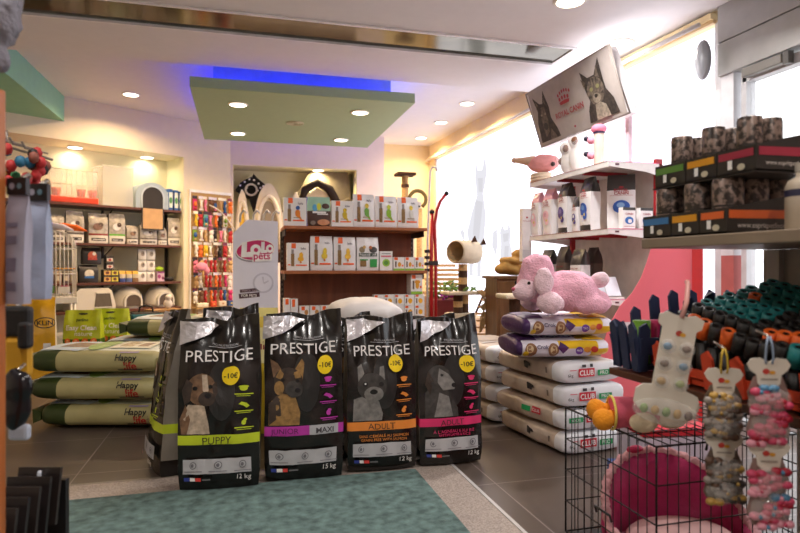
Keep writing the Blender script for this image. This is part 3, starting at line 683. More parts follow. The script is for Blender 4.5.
pouch_thing('bird_food_pouch', 'mint and brown bag with two budgies on the top shelf', 'bag', 308, 330.5, .25, lambda W, H: [('e', -.2 * W, .62 * H, .10 * W, .12 * H, K(0x5aa9d6)), ('e', -.02 * W, .66 * H, .10 * W, .12 * H, K(0xd6d83a)), ('e', .28 * W, .68 * H, .17 * W, .09 * H, CHOC), ('r', -.3 * W, .44 * H, .3 * W, .5 * H, WHITE), ('r', -.1 * W, .39 * H, .38 * W, .43 * H, WHITE), ('e', .18 * W, .14 * H, .28 * W, .10 * H, K(0xc98a60)), ('e', -.28 * W, .12 * H, .11 * W, .07 * H, K(0x8a7a70))], Z1, base=MINT, regs=[('a', -1.1, 1.1, 0, .52, CHOC)], grp=B1)
carton_thing('bird_food_box', 'white box with yellow canary, on top shelf right of mint bag', 'box', 331.5, 353, .22, lambda W, H: bird_art(W, H, YG), Z1, grp=B1)
pouch_thing('bird_food_pouch', 'tall white pouch with green and yellow canary on top shelf', 'bag', 353.5, 375, .285, lambda W, H: bird_art(W, H, GN, YG), Z1, grp=B1, seed=2)
pouch_thing('bird_food_pouch', 'white pouch with bright green parakeet, second from right on top shelf', 'bag', 375.5, 397, .275, lambda W, H: bird_art(W, H, K(0x8fbf2a), K(0xc6d23a)), Z1, grp=B1, seed=3)
pouch_thing('bird_food_pouch', 'white pouch with pale yellow cockatiel at right end of top shelf', 'bag', 398, 419, .27, lambda W, H: bird_art(W, H, K(0xd8d4cc), CAN), Z1, grp=B1, seed=4)
B2 = 'bird and rodent food on the middle shelf'
carton_thing('bird_food_box', 'white box with yellow bird, leftmost on middle shelf', 'box', 287, 309, .23, lambda W, H: bird_art(W, H, K(0xf0b428), fruit=True), Z2, grp=B2)
pouch_thing('bird_food_pouch', 'tall white pouch with yellow fruit, second on middle shelf', 'bag', 310.5, 333, .29, lambda W, H: bird_art(W, H, CAN, fruit=True), Z2, grp=B2, seed=5)
pouch_thing('bird_food_pouch', 'white pouch with yellow fruit and tilted orange tab, third on middle shelf', 'bag', 334, 356, .285, lambda W, H: bird_art(W, H, K(0xf0c040), fruit=True), Z2, grp=B2, seed=6)
pouch_thing('bird_food_pouch', 'white and green bag with two dark wild birds on middle shelf', 'bag', 357, 379, .285, lambda W, H: [('e', -.26 * W, .62 * H, .13 * W, .09 * H, K(0x8a7a60)), ('e', -.16 * W, .70 * H, .07 * W, .05 * H, K(0xc09a50)), ('e', .24 * W, .62 * H, .18 * W, .09 * H, K(0x3a3634)), ('e', .12 * W, .69 * H, .07 * W, .05 * H, K(0xb0602a)), ('r', -.4 * W, .42 * H, .4 * W, .52 * H, K(0x35443a)), ('t', 'NutriBird', 0, .47 * H, .7 * W, WHITE), ('r', .08 * W, .1 * H, .4 * W, .34 * H, K(0x2f9a4a)), ('r', -.34 * W, .12 * H, -.08 * W, .3 * H, SEED), ('r', -.36 * W, .3 * H, 0, .34 * H, K(0x2f9a4a))], Z2, grp=B2, seed=7)
carton_thing('rodent_food_box', 'small white box with round green picture on middle shelf', 'box', 379.8, 392.5, .165, lambda W, H: [('e', 0, .4 * H, .3 * W, .2 * H, K(0x9ac84a)), ('e', 0, .4 * H, .18 * W, .12 * H, K(0x5f9a3a)), ('r', -.4 * W, .7 * H, .4 * W, .78 * H, K(0xd86a7a)), ('r', -.35 * W, .86 * H, .35 * W, .9 * H, K(0x8a8a8a))], Z2, grp=B2)
def mini(W, H): return [('r', -.42 * W, .78 * H, -.1 * W, .98 * H, OR), ('r', -.5 * W, 0, .5 * W, .14 * H, K(0x8fbf3a)), ('e', .05 * W, .45 * H, .16 * W, .18 * H, K(0xe0a030)), ('r', -.36 * W, .25 * H, -.22 * W, .68 * H, K(0x6a5a50)), ('r', .26 * W, .3 * H, .42 * W, .42 * H, OR)]
for i, (a, b) in enumerate(((393.5, 404.3), (405, 414.3), (414.8, 424))):
    carton_thing('treat_box', 'small white and orange treat box, %s of three at right end of middle shelf' % ['left', 'middle', 'right'][i], 'box', a, b, .115, mini, Z2, Y=5.06, D=.06, grp=B2)
B3 = 'small boxes on the lower bird shelf'
for r in range(2):
    for i in range(5):
        a = 374 + i * 10.2
        carton_thing('treat_box', 'small white box, %s from the left in the %s row at right of lower shelf' % (ORD[i], ['bottom', 'upper'][r]), 'box', a, a + 9.7, .094, lambda W, H: [('r', -.42 * W, .78 * H, -.12 * W, .98 * H, OR), ('e', .08 * W, .42 * H, .22 * W, .24 * H, K(0xf0b020)), ('r', -.38 * W, .2 * H, -.24 * W, .66 * H, K(0x7a6a60))], Z3 + r * .096, Y=5.06, D=.075, grp=B3)
carton_thing('bird_food_box', 'tall white carton standing on small boxes at right of lower shelf', 'box', 411, 422.5, .172, lambda W, H: mini(W, H) + [('e', .05 * W, .62 * H, .25 * W, .1 * H, K(0xe8a028))], Z3 + .193, Y=5.09, D=.14, grp=B3)
carton_thing('bird_food_box', 'white box at the left end of the lower bird shelf', 'box', 283.5, 290, .17, lambda W, H: [('r', -.2 * W, .7 * H, .3 * W, .98 * H, OR)], Z3, grp=B3)
carton_thing('bird_food_box', 'white box with orange tab, second from left on lower bird shelf', 'box', 290.6, 298, .165, lambda W, H: [('r', -.3 * W, .6 * H, .1 * W, .98 * H, OR)], Z3, grp=B3)
for i in range(3):
    a = 299.5 + i * 10.5
    carton_thing('treat_box', 'low white box with orange tab, %s of three at left of lower shelf' % ['first', 'middle', 'last'][i], 'box', a, a + 9.8, .105, lambda W, H: [('r', -.3 * W, .66 * H, .05 * W, .96 * H, OR), ('e', .2 * W, .5 * H, .2 * W, .2 * H, K(0xc08a50))], Z3, grp=B3)
# ---------- LOLO display board ----------
lp = on_y(255.5, 260, 4.93); bw_ = .36; lo = thing('display_board', 'tall white display board with pink LOLO pets logo and a cut corner', 'display board', (lp.x, 4.93, 0))
k = 4.93 / cY / 600 * 1.0
def lz(y): return on_y(255.5, y, 4.93).z
def lx(x): return on_y(x, 260, 4.93).x - lp.x
zt = lz(221); pts = [(lx(233), 0), (lx(278), 0), (lx(278), zt), (lx(247), zt + .01), (lx(233), zt - .10)]
m = MB(); m.prism(pts, 0, .025, mat('board_white', 0xe4e3f0, .5, var=.02))
MG, MGD, MGL = K(0xc2185f), K(0x8a1048), K(0xe0709a)
cz = lz(250); el = lambda rx, rz, dz=0, dx=0: [(dx + rx * math.cos(a * PI / 16) , cz + dz + rz * math.sin(a * PI / 16) + .10 * rx * math.cos(a * PI / 16)) for a in range(32)]
lw = .0081
overlay(m, [('p', el(.150, .083, -.012, -.004), K(0x8f8a96)), ('p', el(.152, .083), WHITE), ('p', el(.145, .077), MG), ('p', [(-.135, cz - .04), (.0, cz - .075), (.07, cz - .03), (-.06, cz - .02)], MGL)], flat(), curved=False)
overlay(m, [('p', [(-.105, cz + .06), (-.065, cz + .065), (-.068, cz - .018), (-.02, cz - .012), (-.022, cz - .055), (-.112, cz - .06)], WHITE), ('e', .002, cz + .002, .042, .043, WHITE), ('e', .004, cz, .017, .017, MG), ('p', [(.045, cz + .065), (.072, cz + .067), (.07, cz + .0), (.092, cz + .004), (.09, cz - .022), (.042, cz - .025)], WHITE), ('e', .112, cz + .012, .031, .033, WHITE), ('e', .113, cz + .012, .012, .013, MG), ('p', [(-.025, cz - .095), (.125, cz - .085), (.13, cz - .03), (-.02, cz - .035)], WHITE), ('t', 'pets', .05, cz - .06, .13, MG, 1)], flat(), off=.005, curved=False)
gy = lz(283); LGR = K(0xc9c7d6); BG = mat('board_white', 0, 0)
overlay(m, [('e', .06, gy, .082, .082, LGR), ('e', .06, gy, .068, .068, BG), ('p', [(.05, gy + .05), (.062, gy + .05), (.066, gy - .01), (.105, gy + .012), (.1, gy + .022), (.06, gy + .002)], LGR)], flat(), off=.003, curved=False)
DK = K(0x4a2e3c); q = lz(292)
def rot(poly, c, a): return [(c[0] + (x - c[0]) * math.cos(a) - (z - c[1]) * math.sin(a), c[1] + (x - c[0]) * math.sin(a) + (z - c[1]) * math.cos(a)) for x, z in poly]
for (x0, z0, x1, z1) in ((-.12, q + .0, .03, q + .026), (-.13, q - .045, .03, q - .008)): overlay(m, [('p', rot([(x0, z0), (x1, z0), (x1, z1), (x0, z1)], (-.05, q), .08), DK)], flat(), off=.003, curved=False)
overlay(m, [('t', 'SNACK TIME', -.045, q + .012, .12, K(0xc9b8c2)), ('t', 'FOR PETS', -.05, q - .027, .12, WHITE, 1)], flat(), off=.005, curved=False)
m.build('board', lo)
m = MB()
for x in (-.12, -.02, .06, .13): m.tube([(x, .012, zt - .01), (x + .005, .0, zt + .05), (x + .03, -.03, zt + .085), (x + .05, -.05, zt + .06)], .009, K(0xe6e0dc), 6)
m.build('top_hook', lo)
MB().b2((lx(233), .025, 0), (lx(278), .1, .02), K(0xd0cfd8)).b2((-.02, .025, 0), (.02, .08, .8), K(0xd0cfd8)).build('stand_foot', lo)
# ---------- white pole, red coat stand ----------
p = at(427, 300, 5.75); m = MB()
m.tube([(p.x, p.y, 0), (p.x + .005, p.y, 1.2), at(430, 172, 5.75), at(432.5, 167, 5.75), at(436, 168, 5.75), at(437, 171, 5.75)], .011, K(0xd9d9de, .3), 8)
m.cyl((p.x, p.y, .0), .05, .012, K(0xd9d9de, .3))
for k in range(4): m.b2((p.x - .03, p.y - .02, .9 + k * .06), (p.x + .03, p.y - .012, .93 + k * .06), K(0x2f2b2a))
tag(m.build('hook_stand', None, (0, 0, 0)), 'slim white pole with a bent top beside the bird food shelving', 'stand')
RED = K(0xb81e24, .3); p = at(434.5, 300, 5.4); cs = thing('coat_stand', 'red metal coat stand with curved arm and black knobs', 'coat stand', (p.x, p.y, 0))
def rel(px, py, d): return at(px, py, d) - Vector((p.x, p.y, 0))
MB().tube([(-.03, 0, 0), (-.03, 0, 1.0), rel(432, 214, 5.4)], .016, RED, 10).build('pole', cs)
MB().tube([(.012, 0, 0), (.012, 0, 1.0), rel(434.5, 225, 5.4), rel(437, 210, 5.4), rel(440.5, 201, 5.4), rel(446, 194, 5.4)], .014, RED, 10).build('curved_arm', cs)
MB().ball(rel(432, 212, 5.4), .024, K(0x1a1818), 12).build('knob', cs); MB().ball(rel(446.5, 193.5, 5.4), .022, K(0x1a1818), 12).build('knob', cs)
MB().lathe([(.10, 0), (.10, .015), (.03, .03), (.02, .05)], (0, 0, 0), RED, 24).build('base', cs)
MB().b2((-.05, -.02, .96), (.03, .02, 1.0), K(0x2a2020)).build('clamp', cs)
# ---------- cat tree ----------
SIS, PLU, PLB = mat('sisal_rope', 0xc9a470, .85, var=.25, scale=90, bump=.6, bscale=160), mat('cream_plush', 0xdccfb4, .95, var=.08, bump=.6, bscale=150), mat('brown_plush', 0x4a3020, .95, var=.2, bump=.6, bscale=150)
c = at(460, 300, 5.75); ct = thing('cat_tree', 'cream and brown cat tree with a barrel house on a striped post', 'cat tree', (c.x, c.y, 0))
def cz_(y): return at(460, y, 5.75).z
MB().cyl((0, 0, .0), .155, cz_(313), PLU, 28, r2=.15).build('base', ct)
def post(x, y, z0, z1, n, nm='post'):
    m = MB(); st = (z1 - z0) / n
    for i in range(n): m.cyl((x, y, z0 + i * st), .045, st, (PLB, SIS)[i % 2], 16)
    m.build(nm, ct)
post(-.02, 0, cz_(313), cz_(295), 3); post(.06, .05, cz_(313), cz_(295), 2)
MB().box((.01, 0, cz_(293)), (.33, .26, .03), PLU, bev=.008).build('platform', ct)
post(.03, 0, cz_(291), cz_(264), 4)
bz = cz_(252); Mx = Matrix.Rotation(math.radians(32), 4, 'Z') @ Matrix.Rotation(PI / 2, 4, 'Y')
MB().lathe([(.098, -.15), (.108, -.15), (.112, -.14), (.112, .14), (.105, .15), (.0, .15)], (.05, 0, bz), PLU, 30, Mx, cap=False).lathe([(.098, -.15), (.096, .13), (0, .13)], (.05, 0, bz), mat('barrel_inside', 0xb49c74, .95, var=.1), 30, Mx, cap=False).build('barrel_house', ct)
m = MB()
for q in (.0, .09): m.prism([(-.03, 0), (.03, 0), (.005, .06)], -.01, .01, PLB, Matrix.Translation((.13 + q * .9, -.04 - q * .3, bz + .095 - q * .3)))
m.build('ear', ct)
lf = mat('plastic_leaf', 0x5f8a3a, .6, var=.3)
for i in range(8):
    a = i * .8; MB().ball((.01 + .13 * math.cos(a), .09 * math.sin(a), cz_(291) + .02), (.04, .018, .012), lf, 8, M=Matrix.Rotation(a * 1.7, 4, 'Z') @ Matrix.Rotation(.5, 4, 'Y')).build('leaf', ct)
m = MB()
for k in range(5): m.tube([(.12 + .015 * k, -.14 + .01 * k, cz_(290)), (.18 + .02 * k, -.16, cz_(297)), (.20 - .015 * k, -.16, cz_(306)), (.15 + .02 * k, -.155, cz_(316)), (.14, -.16, cz_(331))], .008, SIS, 6)
m.build('rope', ct)
# ---------- slatted wooden ramps, planter, cabinet ----------
PLW = wood('pale_wood', 0xd8ae74, 0xb98a50, 'X')
def ramp(label, a, b, w, n, turn):
    m = MB(); a, b = Vector(a), Vector(b); d = (b - a)
    s = Vector((math.cos(turn), math.sin(turn), 0)) * w / 2
    r1 = MB().tube([a - s, b - s], .012, PLB, 6).tube([a + s, b + s], .012, PLB, 6)
    t = thing('wooden_ramp', label, 'ramp', (0, 0, 0)); r1.build('side_rail', t)
    for i in range(n):
        c = a + d * ((i + .5) / n); MB().box(c + Vector((0, -.01, .01)), (w, .05, .018), PLW, rz=turn).build('step', t)
    return t
ramp('slatted wooden ramp rising right of the cat tree towards the dark cabinet', at(474, 345, 6.0), at(500, 284, 6.0), .24, 9, -.2)
p = at(439, 300, 6.6); wt = thing('wooden_hutch', 'pale slatted wooden hutch behind the red coat stand', 'pet hutch', (p.x, p.y, 0))
for i in range(7): MB().box((.02 + .018 * (i % 3), -.02 * i * .3, .96 - i * .05), (.26 + .02 * i, .24, .03), PLW).build('slat', wt)
MB().b2((-.16, -.1, 0), (.18, .12, .62), wood('mid_wood', 0xa9773f, 0x8a5c2c, 'Z')).build('body', wt)
p = at(444, 300, 6.05); pl = thing('planter', 'planter of green leaves and purple flowers at the foot of the coat stand', 'planter', (p.x, p.y, 0))
MB().b2((-.12, -.09, 0), (.12, .09, .62), K(0x7c2a30), bev=.01).build('pot', pl)
m = MB()
for i in range(60):
    a, r = rnd.uniform(0, 6.28), rnd.uniform(.02, .15); m.ball((r * math.cos(a), r * .6 * math.sin(a), .64 + rnd.uniform(0, .16)), (.045, .014, .008), (lf, K(0x8a9a4a, .6))[i % 2], 8, M=Matrix.Rotation(a, 4, 'Z') @ Matrix.Rotation(rnd.uniform(-1, .2), 4, 'Y'))
m.build('foliage', pl)
m = MB()
for i in range(26): m.ball((rnd.uniform(-.1, .17), rnd.uniform(-.09, -.02), .63 + rnd.uniform(0, .05)), .018, K(0xb03aa6, .7), 8)
m.build('flowers', pl)
CABW = wood('cabinet_wood', 0x75522f, 0x5c3d20, 'Z', 4)
p = at(509, 300, 5.4); cb = thing('wooden_cabinet', 'brown wooden cabinet behind the plush poodle and treat sacks', 'cabinet', (p.x, p.y, 0), math.radians(-8))
MB().b2((-.15, -.13, 0), (.26, .25, .84), CABW).build('carcass', cb); MB().b2((-.18, -.15, .84), (.28, .27, .865), CABW, bev=.004).build('top_board', cb)
MB().b2((-.13, -.138, .05), (.05, -.13, .82), CABW, bev=.002).build('door', cb); MB().b2((.06, -.138, .05), (.24, -.13, .82), CABW, bev=.002).build('door', cb)
p = at(511, 296, 4.45); st = thing('cat_post', 'cream topped cat scratching post in front of the brown cabinet', 'cat post', (p.x, p.y, 0))
MB().box((0, 0, p.z - .0), (.17, .2, .035), PLU, bev=.012).build('platform', st); MB().cyl((.03, 0, .03), .04, p.z - .045, PLB, 14).build('post', st); MB().box((0, 0, .015), (.3, .3, .03), PLU, bev=.01).build('base', st)
m = MB(); p = at(511, 275, 5.4); p.z = .874
soft(MB().ball((0, 0, .055), (.15, .1, .055), mat('tan_cloth', 0xb08848, .9, var=.2, bump=.5), 18, .03, 14).ball((.02, 0, .13), (.13, .09, .035), mat('beige_cloth', 0xc9b494, .9, var=.1, bump=.5), 18, .02, 14).ball((.09, .02, .185), (.07, .06, .05), mat('slate_cloth', 0x8a8c9a, .9, var=.2, bump=.5), 16, .02, 14), 'folded_bedding', None, .009, 2)
o = bpy.data.objects['folded_bedding']; o.location = p; tag(o, 'heap of tan, beige and grey pet bedding on the brown cabinet', 'bedding')

# =====================  right gondola with pet food pouches =====================
HX, HY0, HY1 = 2.42, 3.58, 4.72
RDM, SWH, PKE = K(0xa81c26, .4), K(0xe6e1de, .4), K(0xe86a9a, .35)
rg = thing('shop_shelving', 'white metal shelving with red frame facing the window side sacks', 'shelving unit', (HX, HY0, 0))
GL = HY1 - HY0
MB().b2((.42, 0, .1), (.44, GL, 1.66), K(0xe0d6d0, .5)).build('back_panel', rg)
for y in (-.0, GL - .03): MB().b2((.38, y, 0), (.43, y + .03, 1.70), RDM).b2((0, y, 0), (.4, y + .03, .1), RDM).build('upright', rg)
for zt in (1.665, 1.205, .72, .2):
    m = MB(); m.b2((.0, 0, zt - .012), (.42, GL, zt), SWH); m.b2((-.006, -.0, zt - .036), (.006, GL, zt + .003), SWH, bev=.002)
    s = m.build('shelf', rg)
    MB().b2((-.008, .003, zt + .0032), (.012, GL - .003, zt + .0052), RDM).build('red_edge', s)
    for y in (-.004, GL - .004): MB().prism([(0, zt - .001), (.40, zt - .001), (.40, zt - .085), (.30, zt - .06), (0, zt - .03)], 0, .008, SWH, Matrix.Translation((.0, y, 0))).build('bracket', s)
    MB().b2((.0, -.0055, zt + .001), (.40, -.001, zt + .005), PKE).build('pink_edge', s)
    MB().b2((.05, -.0055, zt - .022), (.08, -.0042, zt - .010), K(0x5a2430)).build('slot', s)
    for y in (.35, .72): MB().b2((.03, y, zt - .04), (.4, y + .02, zt - .013), RDM).build('rib', s)
# tilted header sign
hs = thing('header_sign', 'tilted wedge sign with dog and cat portraits and red lettering on top shelf', 'sign', (0, 0, 0))
tl, trr = Vector((2.40, 4.76, 2.445)), Vector((2.40, 3.56, 2.445)); bl, brr = Vector((2.53, 4.72, 1.985)), Vector((2.53, 3.50, 1.985))
ux = (trr - tl); uw = ux.length; ux.normalize(); uz = (tl - bl); uh = uz.length; uz = (uz - ux * uz.dot(ux)).normalized(); nn = ux.cross(uz) * 1
if nn.x > 0: nn = -nn
PG = mat('sign_shade_grey', 0xa9a09a, .4, var=.04)  # grey carries the shade on the sign's front in its colour
m = MB(); bt, bb = .20, .10
vs = [tl, trr, brr, bl] + [Vector((p.x + .07, p.y, p.z)) for p in (tl, trr, brr, bl)]
m.add(vs, [(0, 3, 2, 1), (4, 5, 6, 7), (0, 1, 5, 4), (1, 2, 6, 5), (2, 3, 7, 6), (3, 0, 4, 7)], K(0xeeeaec, .5))
def sm(x, z, o): return bl + ux * x + uz * z + nn * (o + .002)
CRD = K(0xa01e2c); DKF, MDF, LTF = mat('portrait_dark', 0x37302b, .6, var=.6, scale=38), mat('portrait_mid', 0x665b50, .6, var=.55, scale=42), mat('portrait_light', 0x978c7c, .6, var=.4, scale=42)
overlay(m, [('r', .0, .0, uw, uh, PG), ('r', .02, .02, uw - .02, uh - .02, K(0xaca39e)),
    ('p', [(.04, .03), (.05, .2), (.09, .29), (.05, .42), (.14, .345), (.19, .335), (.235, .435), (.275, .29), (.27, .2), (.33, .1), (.35, .03)], DKF), ('p', [(.13, .06), (.12, .22), (.15, .31), (.2, .31), (.22, .2), (.2, .1)], MDF), ('e', .165, .15, .035, .03, BLACK), ('e', .14, .25, .013, .01, LTF), ('e', .2, .25, .013, .01, LTF), ('p', [(.085, .32), (.082, .38), (.12, .34)], MDF), ('p', [(.215, .34), (.225, .39), (.24, .31)], MDF), ('p', [(.2, .03), (.24, .12), (.29, .06), (.3, .03)], MDF),
    ('p', [(.78, .03), (.80, .12), (.84, .18), (.815, .26), (.79, .41), (.87, .345), (.95, .345), (1.035, .445), (1.04, .30), (1.05, .22), (1.11, .14), (1.14, .03)], DKF), ('e', .93, .235, .10, .10, MDF), ('p', [(.915, .33), (.925, .27), (.935, .33)], DKF), ('p', [(.955, .33), (.96, .28), (.975, .325)], DKF), ('p', [(.885, .325), (.895, .28), (.905, .33)], DKF), ('p', [(.84, .22), (.88, .205), (.84, .195)], DKF), ('p', [(1.02, .22), (.98, .205), (1.02, .195)], DKF), ('e', .93, .185, .045, .035, LTF), ('e', .89, .255, .02, .015, K(0x86845a)), ('e', .97, .26, .02, .015, K(0x86845a)), ('e', .93, .2, .02, .014, BLACK), ('p', [(.88, .03), (.9, .14), (.96, .15), (1.02, .12), (1.05, .03)], LTF), ('p', [(.79, .36), (.81, .29), (.84, .32)], MDF), ('p', [(1.0, .40), (.97, .33), (1.015, .31)], MDF),
    ('t', 'ROYAL CANIN', .56, .185, .40, CRD, 1)] + [('e', .46 + .033 * k, .33 + .02 * math.sin(k * .63), .011, .014, CRD) for k in range(6)] + [('e', .475 + .04 * k, .295 + .008 * math.sin(k * 1.1), .014, .016, CRD) for k in range(4)] + [('p', [(.475, .25), (.60, .25), (.61, .272), (.54, .28), (.465, .272)], CRD), ('e', .60, .055, .012, .009, CRD)], sm, off=.003, curved=False)
m.build('sign_board', hs)
m = MB()
m.tube([tl, trr, brr, bl], .008, K(0x8a7f7a, .4), 6, True); m.build('frame', hs)
for y in (3.62, 4.38): MB().b2((2.607, y, 1.67), (2.635, y + .04, 2.05), K(0xe8c8d4)).build('support', hs)
def rp(px, z, Xo=.06): q = on_x(px, 200, HX + Xo); return Vector((HX + Xo, q.y, z))
RC = mat('pouch_white', 0xe8e5e6, .3, var=.03, bump=.3, bscale=30); CHA = mat('pouch_charcoal', 0x3c3836, .3, var=.1, bump=.3, bscale=30); PKP = mat('pouch_pink', 0xeec0c8, .35, var=.06, bump=.3, bscale=30)
G3 = 'food pouches on the white and red shelving'
def rc_art(c1, c2):
    return lambda W, H: [('t', 'ROYAL', 0, .70 * H, .5 * W, CRD, 1), ('t', 'CANIN', 0, .645 * H, .5 * W, CRD, 1), ('e', 0, .75 * H, .09 * W, .018 * H, CRD), ('e', .0, .40 * H, .30 * W, .12 * H, c1), ('e', -.03 * W, .43 * H, .14 * W, .05 * H, c2), ('e', .16 * W, .27 * H, .17 * W, .07 * H, c1), ('e', .12 * W, .30 * H, .07 * W, .03 * H, K(0xd9c35a)), ('r', -.4 * W, .60 * H, .4 * W, .607 * H, K(0xc08a8a))]
def rpouch(px, W, H, z, lab, base, regs, art, T=.11, rz=-90, Xo=.07, seed=1):
    m = MB(); fm = pouch(m, W, H, T, base, None, regs, seed=seed, wr=.006, fr=14, nv=18, nu=10, tp=BLOCK); overlay(m, art(W, H) if art else (), fm, off=.002)
    return tag(m.build('pet_food_pouch', None, rp(px, z + .004, Xo), math.radians(rz)), lab, 'pouch', G3)
s2 = 1.211
tpk = [('a', -1.1, 1.1, .76, 1.0, K(0xe0a0ae, .35))]; tch = [('a', -1.1, 1.1, .72, 1.0, CHA), ('f', -1, 1, 0, .1, CHA)]
rpouch(539, .13, .37, s2, 'pink topped pouch at far left end of middle shelf', RC, tpk, rc_art(PKP, WHITE), seed=1)
rpouch(551.5, .145, .375, s2, 'pink topped pouch, second from far end of middle shelf', RC, tpk, rc_art(PKP, K(0xd8a0b0)), seed=2)
rpouch(567, .145, .39, s2, 'charcoal topped white pouch with purple oval label on middle shelf', RC, tch, rc_art(K(0x4a3a86), K(0x8a7ab8)), seed=3)
rpouch(577.5, .075, .26, s2, 'small white pouch beside the purple labelled one on middle shelf', RC, [('a', -1.1, 1.1, .7, 1, CHA)], rc_art(K(0x5a4a8a), WHITE), T=.06, Xo=.04, seed=4)
rpouch(590, .145, .39, s2, 'charcoal topped white pouch with blue oval label on middle shelf', RC, tch, rc_art(K(0x2a58b0), K(0x6a98d8)), seed=5)
m = MB(); fm = pouch(m, .19, .39, .14, RC, None, [('a', -1.1, 1.1, .70, 1, CHA), ('s', -.5, .5, 0, .7, K(0xe9e6ea, .3))], seed=6, wr=.006, tp=BLOCK)
overlay(m, rc_art(K(0x2a58b0), K(0x8ab0e0))(.19, .39), fm, off=.002)
tag(m.build('pet_food_pouch', None, (HX + .21, 3.735, s2 + .004), math.radians(-36)), 'large dark topped white pouch at the near end of middle shelf', 'pouch', G3)
for i, (dx, dy) in enumerate(((.17, 3.635), (.31, 3.635))):
    m = MB(); carton(m, .10, .145, .05, WHITE, [('r', -.05, .125, .05, .145, CHA), ('e', 0, .055, .034, .026, K(0x2a6ab8)), ('e', .005, .05, .016, .014, WHITE), ('t', 'CANIN', 0, .1, .06, CRD, 1), ('r', -.04, .012, .04, .016, K(0xb08a8a))])
    tag(m.build('pet_food_box', None, (HX + dx, dy - .02, s2 + .002), 0), ['small white box with blue oval in front of the large dark topped pouch', 'small white box with blue oval, right of its twin at shelf end'][i], 'box', G3)
s3 = .726
dk = mat('pouch_brown', 0x5a4c44, .35, var=.1, bump=.3, bscale=30)
for i, (px, W, H, b, lab) in enumerate(((549, .17, .36, RC, 'white pouch with dark top at far end of lower shelf, above the poodle'), (565, .13, .38, dk, 'dark brown tall pouch standing mid lower shelf'), (580, .15, .35, RC, 'white pouch with dark top standing mid lower shelf'), (594, .12, .37, dk, 'dark brown pouch behind the price card holder'))):
    rpouch(px, W, H, s3, lab, b, [('a', -1.1, 1.1, .66, 1, CHA if b is RC else K(0x3a3230))], lambda W, H: [('t', 'ROYAL CANIN', 0, .58 * H, .7 * W, CRD, 1), ('r', -.3 * W, .44 * H, .3 * W, .52 * H, K(0x5a5a44)), ('e', 0, .3 * H, .26 * W, .09 * H, K(0xd8d0c4)), ('e', .1 * W, .1 * H, .2 * W, .07 * H, K(0xe0c030))], Xo=(.07, .07, .07, .27)[i], seed=8 + i)
ch = thing('card_holder', 'row of white angled price cards at near end of lower shelf', 'card holder', (HX + .02, 3.60, s3 + .001))
MB().b2((-.03, 0, 0), (.12, .36, .012), SWH).build('tray', ch)
for k in range(4): MB().box((.05, .05 + .09 * k, .085), (.11, .006, .145), K(0xdfe2ea, .4), rx=math.radians(-28)).build('price_card', ch)
m = MB(); carton(m, .085, .46, .06, K(0xe6e1e2), [('t', 'ROYAL CANIN', 0, .35, .07, CRD, 1), ('e', 0, .38, .010, .008, CRD), ('r', -.04, .03, .04, .1, K(0xc9c4ca))])
m.b2((.03, -.01, .40), (.06, .01, .43), SWH)
tag(m.build('hanging_carton', None, (2.405, 4.782, .995), 0), 'narrow white carton hung on the far end of the white shelving', 'carton')
# on the top shelf
s1 = 1.672
p = rp(541, s1, .09); m = MB()
for k in range(3): m.ball((0, 0, .018 + .027 * k), (.085, .14 - .01 * k, .017), K(0xdcc8b0, .9), 18, .006, 14, seed=k)
soft(m, 'folded_towels', None, .008, 2); o = bpy.data.objects['folded_towels']; o.location = p; tag(o, 'flat beige folded pet blankets at the far end of top shelf', 'blanket')
sh = thing('plush_gnome', 'pink furry hat toy with long beige point on the folded blankets', 'plush toy', p + Vector((-.005, .0, .089)), math.radians(-58))
soft(MB().ball((.03, 0, .075), (.15, .08, .078), mat('rose_plush', 0xeaa0a0, .95, var=.12, bump=.9, bscale=110), 20, .012, 30), 'body', sh)
soft(MB().tube([(-.06, 0, .10), (-.16, 0, .12), (-.25, 0, .135)], [.055, .034, .022], mat('fawn_plush', 0xd8b498, .95, bump=.6, bscale=130), 14).ball((-.265, 0, .137), .026, MATS['fawn_plush'], 12), 'point', sh, .008)
MB().ball((.15, -.055, .05), .02, K(0x3a2420), 12).build('nose', sh)
p = rp(572, s1, .08); dgt = thing('plush_dog', 'white and brown plush dogs packed in clear bags on top shelf', 'plush toy', p, math.radians(-90))
wpl = mat('white_plush', 0xe9e2da, .95, var=.05, bump=.6, bscale=130)
soft(MB().ball((-.06, 0, .10), (.06, .06, .10), wpl, 16).ball((-.06, -.02, .21), (.05, .05, .05), wpl, 16), 'body', dgt)
soft(MB().ball((.07, 0, .11), (.065, .06, .11), wpl, 16).ball((.08, -.02, .23), (.05, .05, .05), wpl, 16), 'body', dgt)
for x, z, r in ((-.02, .20, .03), (.11, .235, .032), (-.085, .11, .03)): MB().ball((x, -.045, z), (r, r * .7, r), K(0x7a5038, .9), 12).build('patch', dgt)
m = MB(); fm = pouch(m, .3, .30, .16, clear('clear_bag', 0xf4f4f8, .8, .15), seed=3, wr=.012, tp=BLOCK, nv=12, nu=10); m.build('clear_bag', dgt)
p = rp(599, s1, .06); tt = thing('cat_toy_post', 'tall beige roller toy with pink cap and pink balls on top shelf', 'pet toy', p)
MB().cyl((0, 0, 0), .036, .26, K(0xe8cfc0, .8), 20).build('post', tt); MB().ball((0, 0, .262), (.055, .055, .036), K(0xf08aa8, .8), 18).build('cap', tt)
MB().cyl((0, 0, .228), .041, .016, K(0x26204a), 20).build('band', tt)
for y, z in ((.03, .185), (.03, .075)): MB().ball((-.045, y, z), .030, K(0xf0a0b8, .8), 14).build('ball', tt); MB().ball((-.07, y + .02, z + .012), .02, K(0x1f1a30), 12).build('eye', tt)
